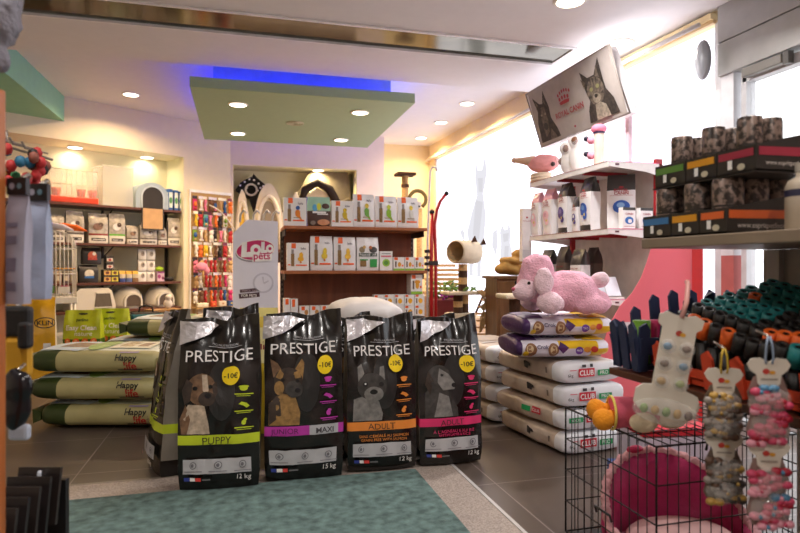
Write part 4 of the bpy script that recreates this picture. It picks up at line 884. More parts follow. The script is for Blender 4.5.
# ---------- red cardboard cut-out with curved side ----------
p0 = at(655, 330, 3.55)
cut = thing('cardboard_cutout', 'large red cardboard cut-out with sweeping curved side beside the shelving', 'display stand', (p0.x, p0.y, 0), -YAW)
def cx(px): return (px - 655) / 600 * 3.55
def cz2(py): return CAM_H - (py - HOR) / 600 * 3.55
prof = [(600, 420), (599, 390), (600, 362), (603, 345), (609, 325), (620, 306), (632, 293), (641, 278), (647, 262), (652, 245), (656, 232), (660, 215)]
poly = [(cx(x), cz2(y)) for x, y in prof] + [(cx(692), cz2(215)), (cx(692), .002), (cx(600), .002)]
RDC = mat('coral_card', 0xe68a96, .3, var=.02)
nt_ = RDC.node_tree; tr_ = nt_.nodes.new('ShaderNodeBsdfTranslucent'); tr_.inputs[0].default_value = lin(0xffb4be); mx_ = nt_.nodes.new('ShaderNodeMixShader'); mx_.inputs[0].default_value = .58
nt_.links.new(nt_.nodes['Principled BSDF'].outputs[0], mx_.inputs[1]); nt_.links.new(tr_.outputs[0], mx_.inputs[2]); nt_.links.new(mx_.outputs[0], nt_.nodes['Material Output'].inputs['Surface'])
MB().prism(poly, 0, .006, RDC).build('front_panel', cut)
MB().b2((cx(692), -.001, .002), (cx(703), .12, cz2(215)), K(0xd01c1c, .4)).build('side_panel', cut)
m = MB(); overlay(m, [('r', cx(619), cz2(347), cx(668), cz2(322), K(0xf2e6ea)), ('t', 'ROYAL', cx(636), cz2(335), .19, K(0xe07a92))], flat(), off=.001, curved=False); m.build('name_plate', cut)
MB().b2((cx(605), .0065, .002), (cx(690), .3, .02), RDC).build('foot', cut)

# =====================  near right gondola: cans above, toys and rolls below  =====================
NX, NY0, NY1 = 1.13, -.25, 1.53
sh2 = mat('shelf_grey_brown', 0x8a7a68, .45, var=.06); dkb = wood('dark_board', 0x5a3426, 0x472618, 'Y', 5, .35)
ng = thing('shop_shelving', 'near right shelving unit with cans on top and dog waste rolls below', 'shelving unit', (NX, 0, 0))
MB().b2((0, NY0, 1.002), (.46, NY1 - .02, 1.03), sh2, bev=.003).build('shelf', ng)
MB().b2((-.01, NY0, .612), (.5, 1.655, .634), dkb, bev=.003).build('shelf', ng)
MB().b2((.46, NY0, .634), (.48, NY1 - .0, 1.002), K(0x8f857c, .5)).build('back_panel', ng)
MB().b2((.44, NY1 - .075, .634), (.459, NY1 - .03, 1.0), K(0x9a938e, .45)).build('upright', ng)
for y in (.25, 1.35): MB().b2((.44, y, 0), (.49, y + .045, .612), K(0x9a938e, .45)).build('leg', ng)
CANM = mat('camouflage_can', 0x6a5a52, .35, .2, var=.75, scale=70); _r = [n for n in CANM.node_tree.nodes if n.type == 'VALTORGB'][0]; _r.color_ramp.elements[0].position = .44; _r.color_ramp.elements[1].position = .58; LID = K(0x8f8880, .3, metal=.8); LBR = K(0xb03038)
def can_bm(r=.0375, h=.132):
    m = MB(); m.lathe([(r * .94, 0), (r, .004), (r, h - .008), (r * .96, h - .004), (r * .97, h), (r * .9, h), (r * .88, h - .004), (.0, h - .004)], (0, 0, 0), CANM, 24)
    m.lathe([(r * 1.004, h * .46), (r * 1.004, h * .5)], (0, 0, 0), K(0x2a2320), 24, cap=False)
    return m
proto = thing('food_can', 'x', 'can', (0, 0, 0)); can_bm().build('can_body', proto); MB().lathe([(.0330, .1261), (0, .1263)], (0, 0, 0), LID, 24, cap=False).build('lid', proto)
slim = thing('food_can', 'x', 'can', (0, 0, 0)); can_bm(.0285, .132).build('can_body', slim); MB().lathe([(.0252, .1281), (0, .1283)], (0, 0, 0), LID, 24, cap=False).build('lid', slim)
_first = [True]; _firsts = [True]
def can(x, y, z, lab, small=False):
    rz = rnd.uniform(0, 6)
    if small:
        if _firsts[0]: _firsts[0] = False; slim.location = (x, y, z); slim['label'] = lab; slim['group'] = 'slim patterned pet food cans'; return
        dup(slim, lab, (x, y, z), rz, 'slim patterned pet food cans'); return
    if _first[0]:
        _first[0] = False; proto.location = (x, y, z); proto.rotation_euler.z = rz; proto['label'] = lab; proto['group'] = 'patterned pet food cans'; return
    dup(proto, lab, (x, y, z), rz, 'patterned pet food cans')
TRB = K(0x2c2723, .5)
def tray(y0, y1, z, col, lab, side=None, name='', x0=NX + .012, wd=.2):
    t = thing('can_tray', lab, 'tray', (x0, y1, z)); L = y1 - y0
    m = MB(); m.b2((0, -L, 0), (wd, 0, .004), TRB); m.b2((0, -L, 0), (.004, 0, .062), TRB); m.b2((wd - .004, -L, 0), (wd, 0, .105), TRB)
    for y in (-L, -.004): m.prism([(.004, 0), (wd, 0), (wd, .105), (.004, .062)], y, y + .004, TRB)
    def fm(x, zz, o): return Vector((-o - .0005, -x, zz))
    it = [('r', .006, .036, L - .006, .054, col), ('r', L * .3, .012, L * .3 + .014, .034, WHITE), ('e', L * .65, .014, .012, .008, K(0xc9c0a8))]
    overlay(m, it, fm, curved=False)
    if side:
        overlay(m, [('p', [(.006, .036), (wd - .002, .038), (wd - .002, .060), (.006, .056)], col), ('t', side, wd * .5, .018, wd * .75, K(0xd8d0c8))], lambda x, zz, o: Vector((x, -L - o - .0005, zz)), curved=False)
    m.build('tray_box', t)
BLU, AMB, ORG, GRN, CRI = K(0x3a78b0), K(0xe09a20), K(0xe0662a), K(0x5f8f3a), K(0xa02840)
def yx(px, X): return on_x(px, 200, X).y
tz = 1.032
Xf = NX + .012
e = [yx(643, Xf), yx(671, Xf), yx(699.5, Xf), yx(727, Xf)]
names = ['blue striped', 'amber striped', 'orange striped', 'wide orange striped']
for i, c in enumerate((BLU, AMB, ORG)):
    tray(e[i + 1] + .002, e[i] - .001, tz, c, 'dark %s can tray on the shelf, %s from the far end' % (names[i], ORD[i]), 'www.espritpetfood.com' if i == 2 else None, wd=.245)
lo_c = []
for i in range(3):
    ym = (e[i] + e[i + 1]) / 2
    for j in range(2): can(Xf + .046 + .076 * j, ym, tz + .0055, 'patterned can in the %s lower tray, %s row' % (names[i], ['front', 'second'][j])) if (e[i] - e[i + 1]) > .076 or True else None
can(Xf + .046 + .152, (e[2] + e[3]) / 2, tz + .0055, 'patterned can at the back of the orange striped lower tray')
# a loose row right of the trays
tzu = tz + .0055 + .1335
eu = [yx(655, Xf + .02), yx(686, Xf + .02), yx(717, Xf + .02), yx(757, Xf + .02)]
un = ['green striped', 'yellow striped', 'rust striped']
# upper tier stands on a thin card laid over the cans
m = MB().b2((Xf + .012, eu[3], tzu - .0), (Xf + .226, eu[0], tzu + .003), TRB); tag(m.build('divider_card'), 'dark card sheet lying between the two tiers of cans', 'card')
for i, c in enumerate((GRN, AMB, CRI)):
    tray(eu[i + 1] + .002, eu[i] - .001, tzu + .004, c, 'dark %s can tray on the upper tier' % un[i], 'www.espritpetfood.com' if i == 2 else None, x0=Xf + .02)
for i in range(3):
    n = 2 if i == 2 or True else 1; Lg = eu[i] - eu[i + 1]
    k = max(1, int((Lg - .014) / .0575))
    for q in range(k):
        for j in range(2): can(Xf + .060 + .060 * j, eu[i] - .007 - (Lg - .014) * (q + .5) / k, tzu + .0095, 'patterned can in the %s upper tray, %s row' % (un[i], ['front', 'second'][j]) + (' %s from far end' % ORD[q] if k > 1 else ''), True)
bo = thing('bottle', 'pale bottle with dark blue label band at right edge of the shelf', 'bottle', (NX + .12, yx(803, NX + .12) + .0, 1.032))
MB().lathe([(.034, 0), (.036, .006), (.036, .10), (.03, .115), (.014, .125), (.014, .14)], (0, 0, 0), K(0xa89a88), 24).build('body', bo)
MB().lathe([(.0365, .078), (.0365, .094)], (0, 0, 0), K(0x2a2a48), 24, cap=False).build('label_band', bo); MB().cyl((0, 0, .135), .016, .02, K(0xb8b0a4), 16).build('cap', bo)
# ---------- picket basket with rolls ----------
NVY = mat('navy_wood', 0x27304e, .6, var=.1); ORB = mat('orange_wood', 0xc8401e, .6, var=.1)
zb = .6355
def picket(w, h, t_, m, col):
    m.prism([(-w / 2, 0), (w / 2, 0), (w / 2, h - .02), (.0 + w * .1, h), (-w / 2, h - .012)], -t_ / 2, t_ / 2, col)
def basket(lab, loc, rz, W, D, h, col, flare=.35, n=5, slope=False):
    t = thing('picket_basket', lab, 'basket', loc, rz)
    MB().b2((-W / 2, -D / 2, 0), (W / 2, D / 2, .012), col).build('floor_board', t)
    for sd, (L, off, a) in enumerate(((W, D / 2, 0), (D, W / 2, PI / 2), (W, D / 2, PI), (D, W / 2, -PI / 2))):
        side = MB(); M0 = Matrix.Rotation(a, 4, 'Z') @ Matrix.Translation((0, -off, 0)) @ Matrix.Rotation(flare, 4, 'X')
        side.add([M0 @ Vector(v) for v in ((-L / 2 - .02, -.004, h * .2), (L / 2 + .02, -.004, h * .2), (L / 2 + .02, .004, h * .2), (-L / 2 - .02, .004, h * .2), (-L / 2 - .03, -.004, h * .42), (L / 2 + .03, -.004, h * .42), (L / 2 + .03, .004, h * .42), (-L / 2 - .03, .004, h * .42))], [(0, 1, 5, 4), (2, 3, 7, 6), (0, 3, 2, 1), (4, 5, 6, 7), (1, 2, 6, 5), (3, 0, 4, 7)], col)
        rl = side.build('rail', t)
        k = n if L == W else max(3, int(n * D / W))
        for i in range(k):
            m = MB(); x = (i / (k - 1) - .5) * L; xx = (M0 @ Vector((x, 0, 0))).x / W; picket(.034, h * (min(1, .62 + .8 * (xx + .5)) if slope else 1), .008, m, col)
            m.v = [tuple(M0 @ (Vector(v) + Vector((x, -.009, 0)))) for v in m.v]; m.build('picket', t)
    return t
B1x, B1y = NX + .19, 1.575
basket('navy blue picket basket of coloured rolls at the far end of lower shelf', (B1x, B1y, zb + .006), math.radians(-3), .35, .10, .235, NVY, .12, 6, True)
B2x, B2y = NX + .20, 1.205
basket('orange red picket basket heaped with dog waste bag rolls', (B2x, B2y, zb + .006), PI / 2,   .46, .365, .10, ORB, .15, 6)
TEAL, RBK, ROR = mat('teal_roll', 0x1f7f80, .5, var=.1), mat('black_roll', 0x1d1a18, .5, var=.2), mat('orange_roll', 0xe8641e, .5, var=.08)
def roll_proto(m_):
    t = thing('bag_roll', 'x', 'roll', (0, 0, -9)); r, h = .0165, .05
    MB().lathe([(r * .45, 0), (r, 0), (r, h), (r * .45, h), (r * .45, 0)], (0, 0, 0), m_, 16, cap=False).build('wound_bags', t)
    MB().lathe([(r * .44, .001), (r * .44, h - .001)], (0, 0, 0), K(0x2c2420), 12, cap=False).build('core', t); return t
PR = {'teal': roll_proto(TEAL), 'black': roll_proto(RBK), 'orange': roll_proto(ROR)}
used = {k: False for k in PR}
def roll(col, x, y, z, lab, rx=0):
    o = PR[col]
    if used[col]: o = copy_tree(o)
    used[col] = True; o.location = (x, y, z); o.rotation_euler = (.47, 0, -.45); o['label'] = lab; o['group'] = 'dog waste bag rolls'
# upright rolls heaped in the orange basket: layers of a tidy grid that climbs towards the back
fill = MB()
NR, NC = 9, 11
for j in range(NR):
    for i in range(NC):
        x, y = B2x - .152 + j * .0375, B2y + .195 - i * .0385 - (.012 if j % 2 else 0)
        zt_ = zb + .108 + .009 * j + .008 * max(0, 6 - i) - (.012 if j == 0 else 0)
        col = 'teal' if i < 5 and j > 1 else 'black'
        if (j, i) in ((0, 1), (0, 2), (0, 4), (1, 6), (1, 7), (1, 8), (5, 1)): col = 'orange'
        if j == 0 and i == 9: col = 'teal'
        fill.lathe([(.0165, 0), (.0165, zt_ - zb - .036)], (x, y, zb + .0205), RBK, 8)
        roll(col, x, y, zt_, '%s bag roll, %s from far end of the %s row in the orange basket' % (col, ORD[i], ORD[j]))
o = fill.build('bag_roll_filling'); o['kind'] = 'stuff'; tag(o, 'black rolls filling the orange basket under the visible layer', 'rolls')
for i, (dx, dy, c) in enumerate(((-.14, .0, K(0x6aa020)), (-.085, .0, K(0xc0205a)), (-.03, -.01, K(0xc0205a)), (.025, .02, K(0x2a7ab0)), (.08, 0, K(0xb02040)), (.135, .0, K(0xc8306a)))):
    m = MB(); m.lathe([(.008, 0), (.026, 0), (.026, .13), (.008, .13), (.008, 0)], (0, 0, 0), c, 16, cap=False)
    nm = ('green', 'crimson', 'crimson', 'blue', 'red', 'pink')[i]
    tag(m.build('bandage_roll', None, (B1x + dx, B1y + dy * .5, zb + .0205)), '%s bandage roll standing in the navy basket, %s from its far corner' % (nm, ORD[i]), 'roll', 'coloured rolls in the navy basket')
# ---------- hanging treat cards ----------
CARD, BLIS = mat('cream_card', 0xd8cfc0, .5, var=.05), clear('blister', 0xe8e2dc, .80, .04)
def bow_card(lab, px, py0, py1, X, dark, string, cols, seed, two=True):
    p = on_x(px, py0, X); d = sY * p.x + cY * p.y; s = d / 600; H = (py1 - py0) * s
    t = thing('hanging_treat_pack', lab, 'treat pack', p, -YAW - .15); rr = random.Random(seed); w = .034
    def bone(zc): return [(-.036, zc - .006), (-.042, zc + .006), (-.034, zc + .018), (-.016, zc + .02), (0, zc + .012), (.016, zc + .02), (.034, zc + .018), (.042, zc + .006), (.036, zc - .006), (.024, zc - .016), (.022, zc - .034), (.010, zc - .046), (-.010, zc - .046), (-.022, zc - .034), (-.024, zc - .016)]
    z = -.02; hh = H / 2
    for k in range(2):
        zc = z - k * hh
        h = MB().prism(bone(zc), 0, .003, CARD); overlay(h, [('e', -.006, zc - .008, .007, .006, K(0xc03a30)), ('e', .006, zc - .010, .006, .004, K(0xd89a30)), ('r', -.016, zc - .026, .016, zc - .0225, K(0x9a8f84))], flat(), curved=False); h.build('header_card', t)
        bk_ = MB(); zz = zc - .01; bk_.prism([(-.04, zz - hh * .25), (-.028, zz - .01), (.028, zz - .01), (.04, zz - hh * .25), (.034, zz - hh * .5), (.043, zz - hh * .72), (.03, zz - hh * .88), (-.03, zz - hh * .88), (-.043, zz - hh * .72), (-.034, zz - hh * .5)], .004, .006, dark); bk_.build('backing_card', t)
        for j in range(18):
            x, q = rr.uniform(-.027, .027), zz - .03 - (hh - .05) * (j + .5) / 18
            m = MB(); c = rr.choice(cols)
            m.ball((x - .009, -.006, q), (.012, .009, .009), c, 10).ball((x + .009, -.006, q), (.012, .009, .009), c, 10).ball((x, -.011, q), (.005, .006, .005), rr.choice(cols), 8); m.build('bow', t)
        bl_ = MB(); bl_.ball((0, -.002, zz - hh * .36), (.040, .017, hh * .2), BLIS, 18, .008, 70, seed=seed).ball((0, -.002, zz - hh * .68), (.040, .017, hh * .19), BLIS, 18, .008, 60, seed=seed + 1); bl_.build('blister', t)
    m = MB()
    for x in (-.006, .006): m.tube([(x * .3, 0, .045), (x, -.002, .025), (x * 1.3, -.002, 0), (x, -.001, -.012)], .0022, string, 6)
    m.build('hang_loop', t)
    MB().tube([(0, 0, .045), (0, .05, .050), (0, .06, .052)], .003, LID, 6).build('hook', t)
    return t
PKB, RDB, BLB, GDB, BRB, GYB = K(0xc04060), K(0xa01830), K(0x4a7a9a), K(0xb08a40), K(0x5a4030), K(0x8a8078)
bow_card('hanging clear pack of small brown and gold pet bows on a yellow loop', 724, 368, 498, NX - .062, K(0x6a5a4e), K(0xc0a030), [GDB, BRB, GYB, K(0x3a3230)], 4)
bow_card('hanging clear pack of pink, red and blue pet bows on a grey blue loop', 769, 358, 522, NX - .062, K(0x8a7068), K(0x8a9ab0), [PKB, RDB, BLB, PKB, K(0xd890a0)], 9)
p = on_x(681, 322, NX - .112); d = sY * p.x + cY * p.y; s = d / 600
bt = thing('hanging_treat_pack', 'large bone shaped clear pack of charms hanging from a pink strap', 'treat pack', p, -YAW - .1, ry=math.radians(10))
bp = [(-.055, -.01), (-.055, .012), (-.035, .022), (-.015, .016), (.015, .016), (.035, .022), (.058, .012), (.055, -.012), (.043, -.02), (.043, -.175), (.075, -.185), (.085, -.21), (.075, -.245), (.03, -.255), (-.06, -.245), (-.082, -.225), (-.082, -.19), (-.065, -.175), (-.043, -.172), (-.043, -.02)]
m = MB().prism([(x * s / .0026, z * s / .0026) for x, z in bp], .0, .004, CARD); overlay(m, [('e', .0, -.028, .008, .007, K(0xb03a30)), ('e', .009, -.03, .007, .005, K(0xd09a30))], flat(), curved=False); m.build('backing_card', bt)
rr = random.Random(5)
for r_ in range(3):
    for q in (-.022, .022): MB().ball((q, -.009, -.062 - .042 * r_), (.019, .011, .018), BLIS, 14).build('blister', bt); MB().ball((q, -.006, -.062 - .042 * r_), (.011, .005, .009), rr.choice([GDB, GYB, BRB, K(0x8a9a50), BLB]), 10).build('charm', bt)
MB().ball((0, -.006, -.218), (.078, .014, .032), BLIS, 18).build('blister', bt)
for k in range(5): MB().ball((-.05 + .026 * k, -.006, -.218), (.010, .006, .012), rr.choice([GDB, K(0x6a8a40), BRB, K(0xc0a060)]), 10).build('charm', bt)
MB().tube([(.0, 0, .01), (.008, .01, .05), (.018, .05, .095), (.018, .06, .10)], .006, K(0xc89088), 8).build('strap', bt)
# ---------- wire crate with pet bed ----------
KX0, KX1, KY0, KY1, KZ = 1.115, 1.66, 1.425, 1.905, .45
WIR = K(0x1a1716, .35, metal=.3); cg = thing('wire_crate', 'black wire dog crate on the floor under the near right shelf', 'crate', (KX0, KY0, 0))
WX, WY = KX1 - KX0, KY1 - KY0
def wire_panel(name, a, u, v, lu, lv, nu, nv):
    m = MB(); a, u, v = Vector(a), Vector(u), Vector(v)
    for i in range(nu + 1): m.tube([a + u * lu * i / nu, a + u * lu * i / nu + v * lv], .0032 if i in (0, nu) else .0017, WIR, 6)
    for j in range(nv + 1): m.tube([a + v * lv * j / nv, a + v * lv * j / nv + u * lu], .0032 if j in (0, nv) else .0022, WIR, 6)
    m.build(name, cg)
wire_panel('side_panel', (0, 0, .012), (0, 1, 0), (0, 0, 1), WY, KZ - .012, 12, 4)
wire_panel('side_panel', (WX, 0, .012), (0, 1, 0), (0, 0, 1), WY, KZ - .012, 12, 4)
wire_panel('front_panel', (0, 0, .012), (1, 0, 0), (0, 0, 1), WX, KZ - .012, 15, 4)
wire_panel('rear_panel', (0, WY, .012), (1, 0, 0), (0, 0, 1), WX, KZ - .012, 15, 4)
wire_panel('top_panel', (0, 0, KZ), (1, 0, 0), (0, 1, 0), WX, WY, 12, 4)
MB().b2((.01, .01, .004), (WX - .01, WY - .01, .012), K(0x2a2422)).build('floor_tray', cg)
MB().tube([(.16, -.006, KZ - .02), (.16, -.012, KZ + .012), (.24, -.012, KZ + .012), (.24, -.006, KZ - .02)], .004, WIR, 8).build('carry_handle', cg)
MB().tube([(-.006, .2, .16), (-.012, .2, .18), (-.012, .28, .18), (-.006, .28, .16)], .004, WIR, 8).build('latch', cg)
MAG, FRL = mat('magenta_cloth', 0xb01f5c, .6, var=.12, bump=.4, bscale=40), mat('rose_frill', 0xd8a0a4, .9, var=.12, bump=.9, bscale=60)
bd = thing('pet_bed', 'magenta round pet bed with pale pink frill inside the wire crate', 'pet bed', (1.388, 1.665, .0135))
m = MB(); n = 40; vs, fs = [], []
def wallh(a): return .085 + .185 * max(0, math.sin(a + .15)) ** .8 if math.sin(a + .15) > 0 else .085
ring = []
for j in range(n):
    a = 2 * PI * j / n; h = wallh(a); rx, ry = .25, .205
    ring.append([(rx * .98, ry * .98, 0), (rx * 1.02, ry * 1.02, h * .5), (rx * .99, ry * .99, h), (rx * .90, ry * .90, h * 1.0), (rx * .84, ry * .84, h * .5), (rx * .80, ry * .80, .03), (0.001, 0.001, .03)])
k = 7
vs = [(r[0] * math.cos(2 * PI * j / n), r[1] * math.sin(2 * PI * j / n), r[2]) for j in range(n) for r in ring[j]]
fs = [(j * k + i, (j + 1) % n * k + i, (j + 1) % n * k + i + 1, j * k + i + 1) for j in range(n) for i in range(k - 1)]
m.add(vs, fs, MAG, True); m.build('bed_wall', bd)
m = MB(); m.tube([(.238 * math.cos(2 * PI * j / 120) * (1 + .02 * (j % 2)), .195 * math.sin(2 * PI * j / 120) * (1 + .02 * (j % 2)), wallh(2 * PI * j / 120) + .004 + .006 * math.sin(j * 1.9)) for j in range(120)], .014, FRL, 8, True); m.build('frill', bd)
soft(MB().ball((0, -.01, .055), (.185, .145, .035), mat('pale_rose_cushion', 0xe0b4b0, .9, var=.06, bump=.4), 22), 'cushion', bd)
MB().ball((-.03, .185, wallh(PI / 2) + .018), (.035, .012, .014), K(0xc02050), 12).build('bow', bd)
# plush duck-footed doll on the crate
pt = at(617, 300, 1.84); pt.z = .4535
pd = thing('plush_doll', 'soft doll with orange feet and pink skirt lying on the wire crate', 'plush toy', pt, math.radians(-18))
ORP, PKS = mat('orange_plush', 0xe8921e, .95, var=.1, bump=.5, bscale=130), mat('coral_cloth', 0xe0637a, .85, var=.1, bump=.3)
soft(MB().ball((-.05, -.03, .034), (.034, .032, .034), ORP, 16).ball((-.02, -.02, .04), (.03, .022, .022), ORP, 14), 'foot', pd, .006)
soft(MB().ball((-.055, .035, .05), (.03, .03, .034), ORP, 16).ball((-.02, .03, .05), (.03, .022, .022), ORP, 14), 'foot', pd, .006)
soft(MB().tube([(-.015, 0, .048), (.03, 0, .052), (.085, 0, .05), (.12, 0, .046)], [.05, .046, .042, .036], PKS, 18), 'skirt', pd, .006)
MB().tube([(-.017 + 0, .05 * math.cos(a * PI / 10), .048 + .05 * math.sin(a * PI / 10)) for a in range(20)], .004, K(0xe8d060), 6, True).build('hem', pd)
soft(MB().ball((.16, -.0, .05), (.055, .05, .048), mat('cream_doll', 0xe4cfae, .95, bump=.4), 18), 'head', pd, .006)
soft(MB().ball((.06, -.058, .034), (.045, .018, .032), MATS['cream_doll'], 14), 'arm', pd, .006)
MB().ball((-.035, -.0, .012), (.018, .016, .011), K(0xd02080), 12).build('pompom', pd)
bxp = at(660, 440, 2.62); sb = thing('storage_box', 'white storage box with red lid on the floor behind the wire crate', 'box', (bxp.x + .02, bxp.y, 0), math.radians(-8))
MB().b2((-.16, -.12, 0), (.16, .12, .24), K(0xd8d0e0), bev=.008).build('box_body', sb); MB().b2((-.165, -.125, .241), (.165, .125, .272), K(0xd02838), bev=.006).build('lid', sb)
bxp = at(625, 450, 2.5); m = MB(); carton(m, .10, .13, .08, K(0x2a58a0), [('e', 0, .07, .03, .03, WHITE), ('r', -.04, .015, .04, .03, K(0x30a060))]); tag(m.build('small_box', None, (bxp.x + .0, bxp.y + .02, .001), -.3), 'small blue box on the floor beside the white sack ends', 'box')

# =====================  shelf recess at the left =====================
def on_dz(px, py, n): return on_diag(px, py, n)
rs = thing('recess_shelving', 'dark wooden shelves in the left wall recess holding pet supplies', 'shelving', DO, DA)
RSW = wood('recess_shelf_wood', 0x6a3a26, 0x522a1a, 'X', 5)
RZ = (1.645, 1.212, .768, .455)
for z in RZ: MB().b2((-1.28, .03, z - .028), (1.345, .445, z), RSW, bev=.002).build('shelf', rs)
for z in RZ:
    for s in (.55, -.5): MB().prism([(0, 0), (.02, 0), (.02, -.12), (0, -.14)], .42, .445, K(0x241c18)).tube([(.01, .43, -.13), (.01, .12, -.002)], .008, K(0x241c18), 6).build('bracket', rs).location = (s, 0, z - .029)
for s in (-1.26, 1.33): MB().b2((s, .40, 0), (s + .02, .445, 1.64), K(0x241c18)).build('upright', rs)
def rec(px, z, n=.16):
    s, _ = on_diag(px, 300, n); return s, n, z
def put(mb, name, lab, cat, px, zi, n=.16, rz=0, grp=None, lift=.001):
    s, n, z = rec(px, RZ[zi] + lift, n); o = mb.build(name, None, dg(s, n, z), DA + rz); return tag(o, lab, cat, grp)
def putt(name, lab, cat, px, zi, n=.16, rz=0, lift=.001):
    s, n, z = rec(px, RZ[zi] + lift, n); return thing(name, lab, cat, dg(s, n, z), DA + rz)
CLR = clear('clear_plastic', 0xf4f0e6, .74, .05)
t = putt('hamster_cage', 'clear pet cage with orange base and orange cups on top recess shelf', 'cage', 70, 0, .2)
MB().b2((-.25, -.15, 0), (.25, .15, .07), K(0xe0451e, .4), bev=.01).build('base', t)
m = MB().b2((-.24, -.14, .071), (.24, .14, .36), CLR)
m.build('clear_cover', t); m = MB()
for k in range(10): m.tube([(-.24 + .053 * k, -.142, .07), (-.24 + .053 * k, -.142, .36)], .002, K(0xc9c2b0, .3), 5)
for zz in (.2, .36): m.tube([(-.24, -.142, zz), (.24, -.142, zz)], .003, K(0xc9c2b0, .3), 5)
m.build('wire_front', t)
for x in (-.16, .10, .22): MB().lathe([(.035, 0), (.05, .09), (.045, .09), (.03, .01)], (x, -.05, .072), K(0xe8521e, .4), 16).build('cup', t)
t = putt('plastic_tank', 'tall clear plastic pet tank beside the grey pet house', 'tank', 113, 0, .2)
MB().b2((-.17, -.15, 0), (.17, .15, .44), clear('tank_wall', 0xf2efe8, .68, .08)).build('wall', t); MB().b2((-.175, -.16, .441), (.175, .16, .46), clear('tank_lid', 0xf2efe8, .6, .1), bev=.005).build('lid', t)
t = putt('pet_house', 'pale grey arched pet house with dark painted opening, tan card hanging below', 'pet house', 148, 0, .16)
ar = [(.20 * math.cos(a * PI / 18), .14 + .17 * math.sin(a * PI / 18)) for a in range(19)]
MB().prism([(.20, 0)] + ar + [(-.20, 0)], -.12, .16, mat('grey_shell', 0xa9b9c4, .4), None).build('shell', t)
ai = [(.125 * math.cos(a * PI / 18), .13 + .125 * math.sin(a * PI / 18)) for a in range(19)]
MB().prism([(.125, 0)] + ai + [(-.125, 0)], -.128, -.1205, K(0x2a2420, .6)).build('door', t)  # dark slab painted in for the shaded interior, not a door leaf
MB().prism([(.135, 0), (.145, .13)] + [(.145 * math.cos(a * PI / 18), .13 + .145 * math.sin(a * PI / 18)) for a in range(19)] + [(-.145, .13), (-.135, 0), (-.125, 0), (-.125, .13)] + ai[::-1] + [(.125, 0)], -.135, -.1282, K(0xc0ccd4, .4)).build('door_rim', t)
MB().b2((-.125, -.145, -.245), (.115, -.138, -.005), K(0xc9a070, .6)).build('hanging_card', t)
m = MB().b2((-.14, -.152, -.26), (.13, -.1455, .0), K(0x241d1a)); m.build('card_frame', t).location = (0, .008, 0)
for i, px in enumerate((167, 172.5, 177.5)):
    m = MB(); carton(m, .052, .26 - .01 * i, .2, K(0x2f62a8), sides=None)
    m.b2((-.0275, -.08, .06), (-.0262, .08, .22), K(0xdfe6d8)); m.b2((-.0285, -.03, .08), (-.0276, .04, .17), K(0x6a9a5a)); overlay(m, [('r', -.022, .03, .022, .22, K(0xe4ece4)), ('e', 0, .12, .02, .04, K(0x5a9a60))], flat(-.1), off=.001, curved=False)
    put(m, 'supply_box', 'blue and white box, %s of three at right end of top recess shelf' % ORD[i], 'box', px, 0, .17, 0, 'blue boxes')
GRB = mat('grey_seed_bag', 0xb0a89c, .35, var=.3, scale=25, bump=.4, bscale=30)
sh = [(56, .14, .30, 'grey food bag with brown label, at left of second recess shelf', K(0x4a3a30)), (74, .18, .35, 'tall grey food bag, second from left on second recess shelf', K(0x5a5048)), (97, .21, .34, 'grey food bag with dark red label strip on second recess shelf', K(0x8a2a2a)), (116, .18, .35, 'grey food bag with bright green strip on second recess shelf', K(0x6ab83a)),
      (131, .13, .22, 'short grey bag right of the green striped one on second recess shelf', K(0x4a4238)), (147.5, .21, .24, 'wide white bag under the hanging tan card', K(0x6a5a50)), (161, .11, .21, 'small dark and white bag near right of second recess shelf', K(0x3a302a)), (173, .15, .34, 'tall grey bag at right end of second recess shelf', K(0x8a8478))]
for i, (px, W, H, lab, c) in enumerate(sh):
    m = MB(); fm = pouch(m, W, H, (.12, .09)[i % 2], GRB, None, [('f', -1, 1, .0, .26, K(0xded8cc)), ('f', -1, 1, .26, .32, c)], seed=i, wr=.012, fr=12, nv=16, nu=10, tp=BLOCK)
    overlay(m, [('r', -.36 * W, .08 * H, .36 * W, .17 * H, K(0x3a332c)), ('r', -.3 * W, .11 * H, .3 * W, .13 * H, WHITE), ('e', -.05 * W, .55 * H, .25 * W, .12 * H, K((0x8a6a58, 0xe8e4de)[i % 2])), ('e', .1 * W, .62 * H, .14 * W, .07 * H, K(0x5a463a))], fm, off=.002)
    put(m, 'food_bag', lab, 'bag', px, 1, .12, 0, 'grey food bags on recess shelf')
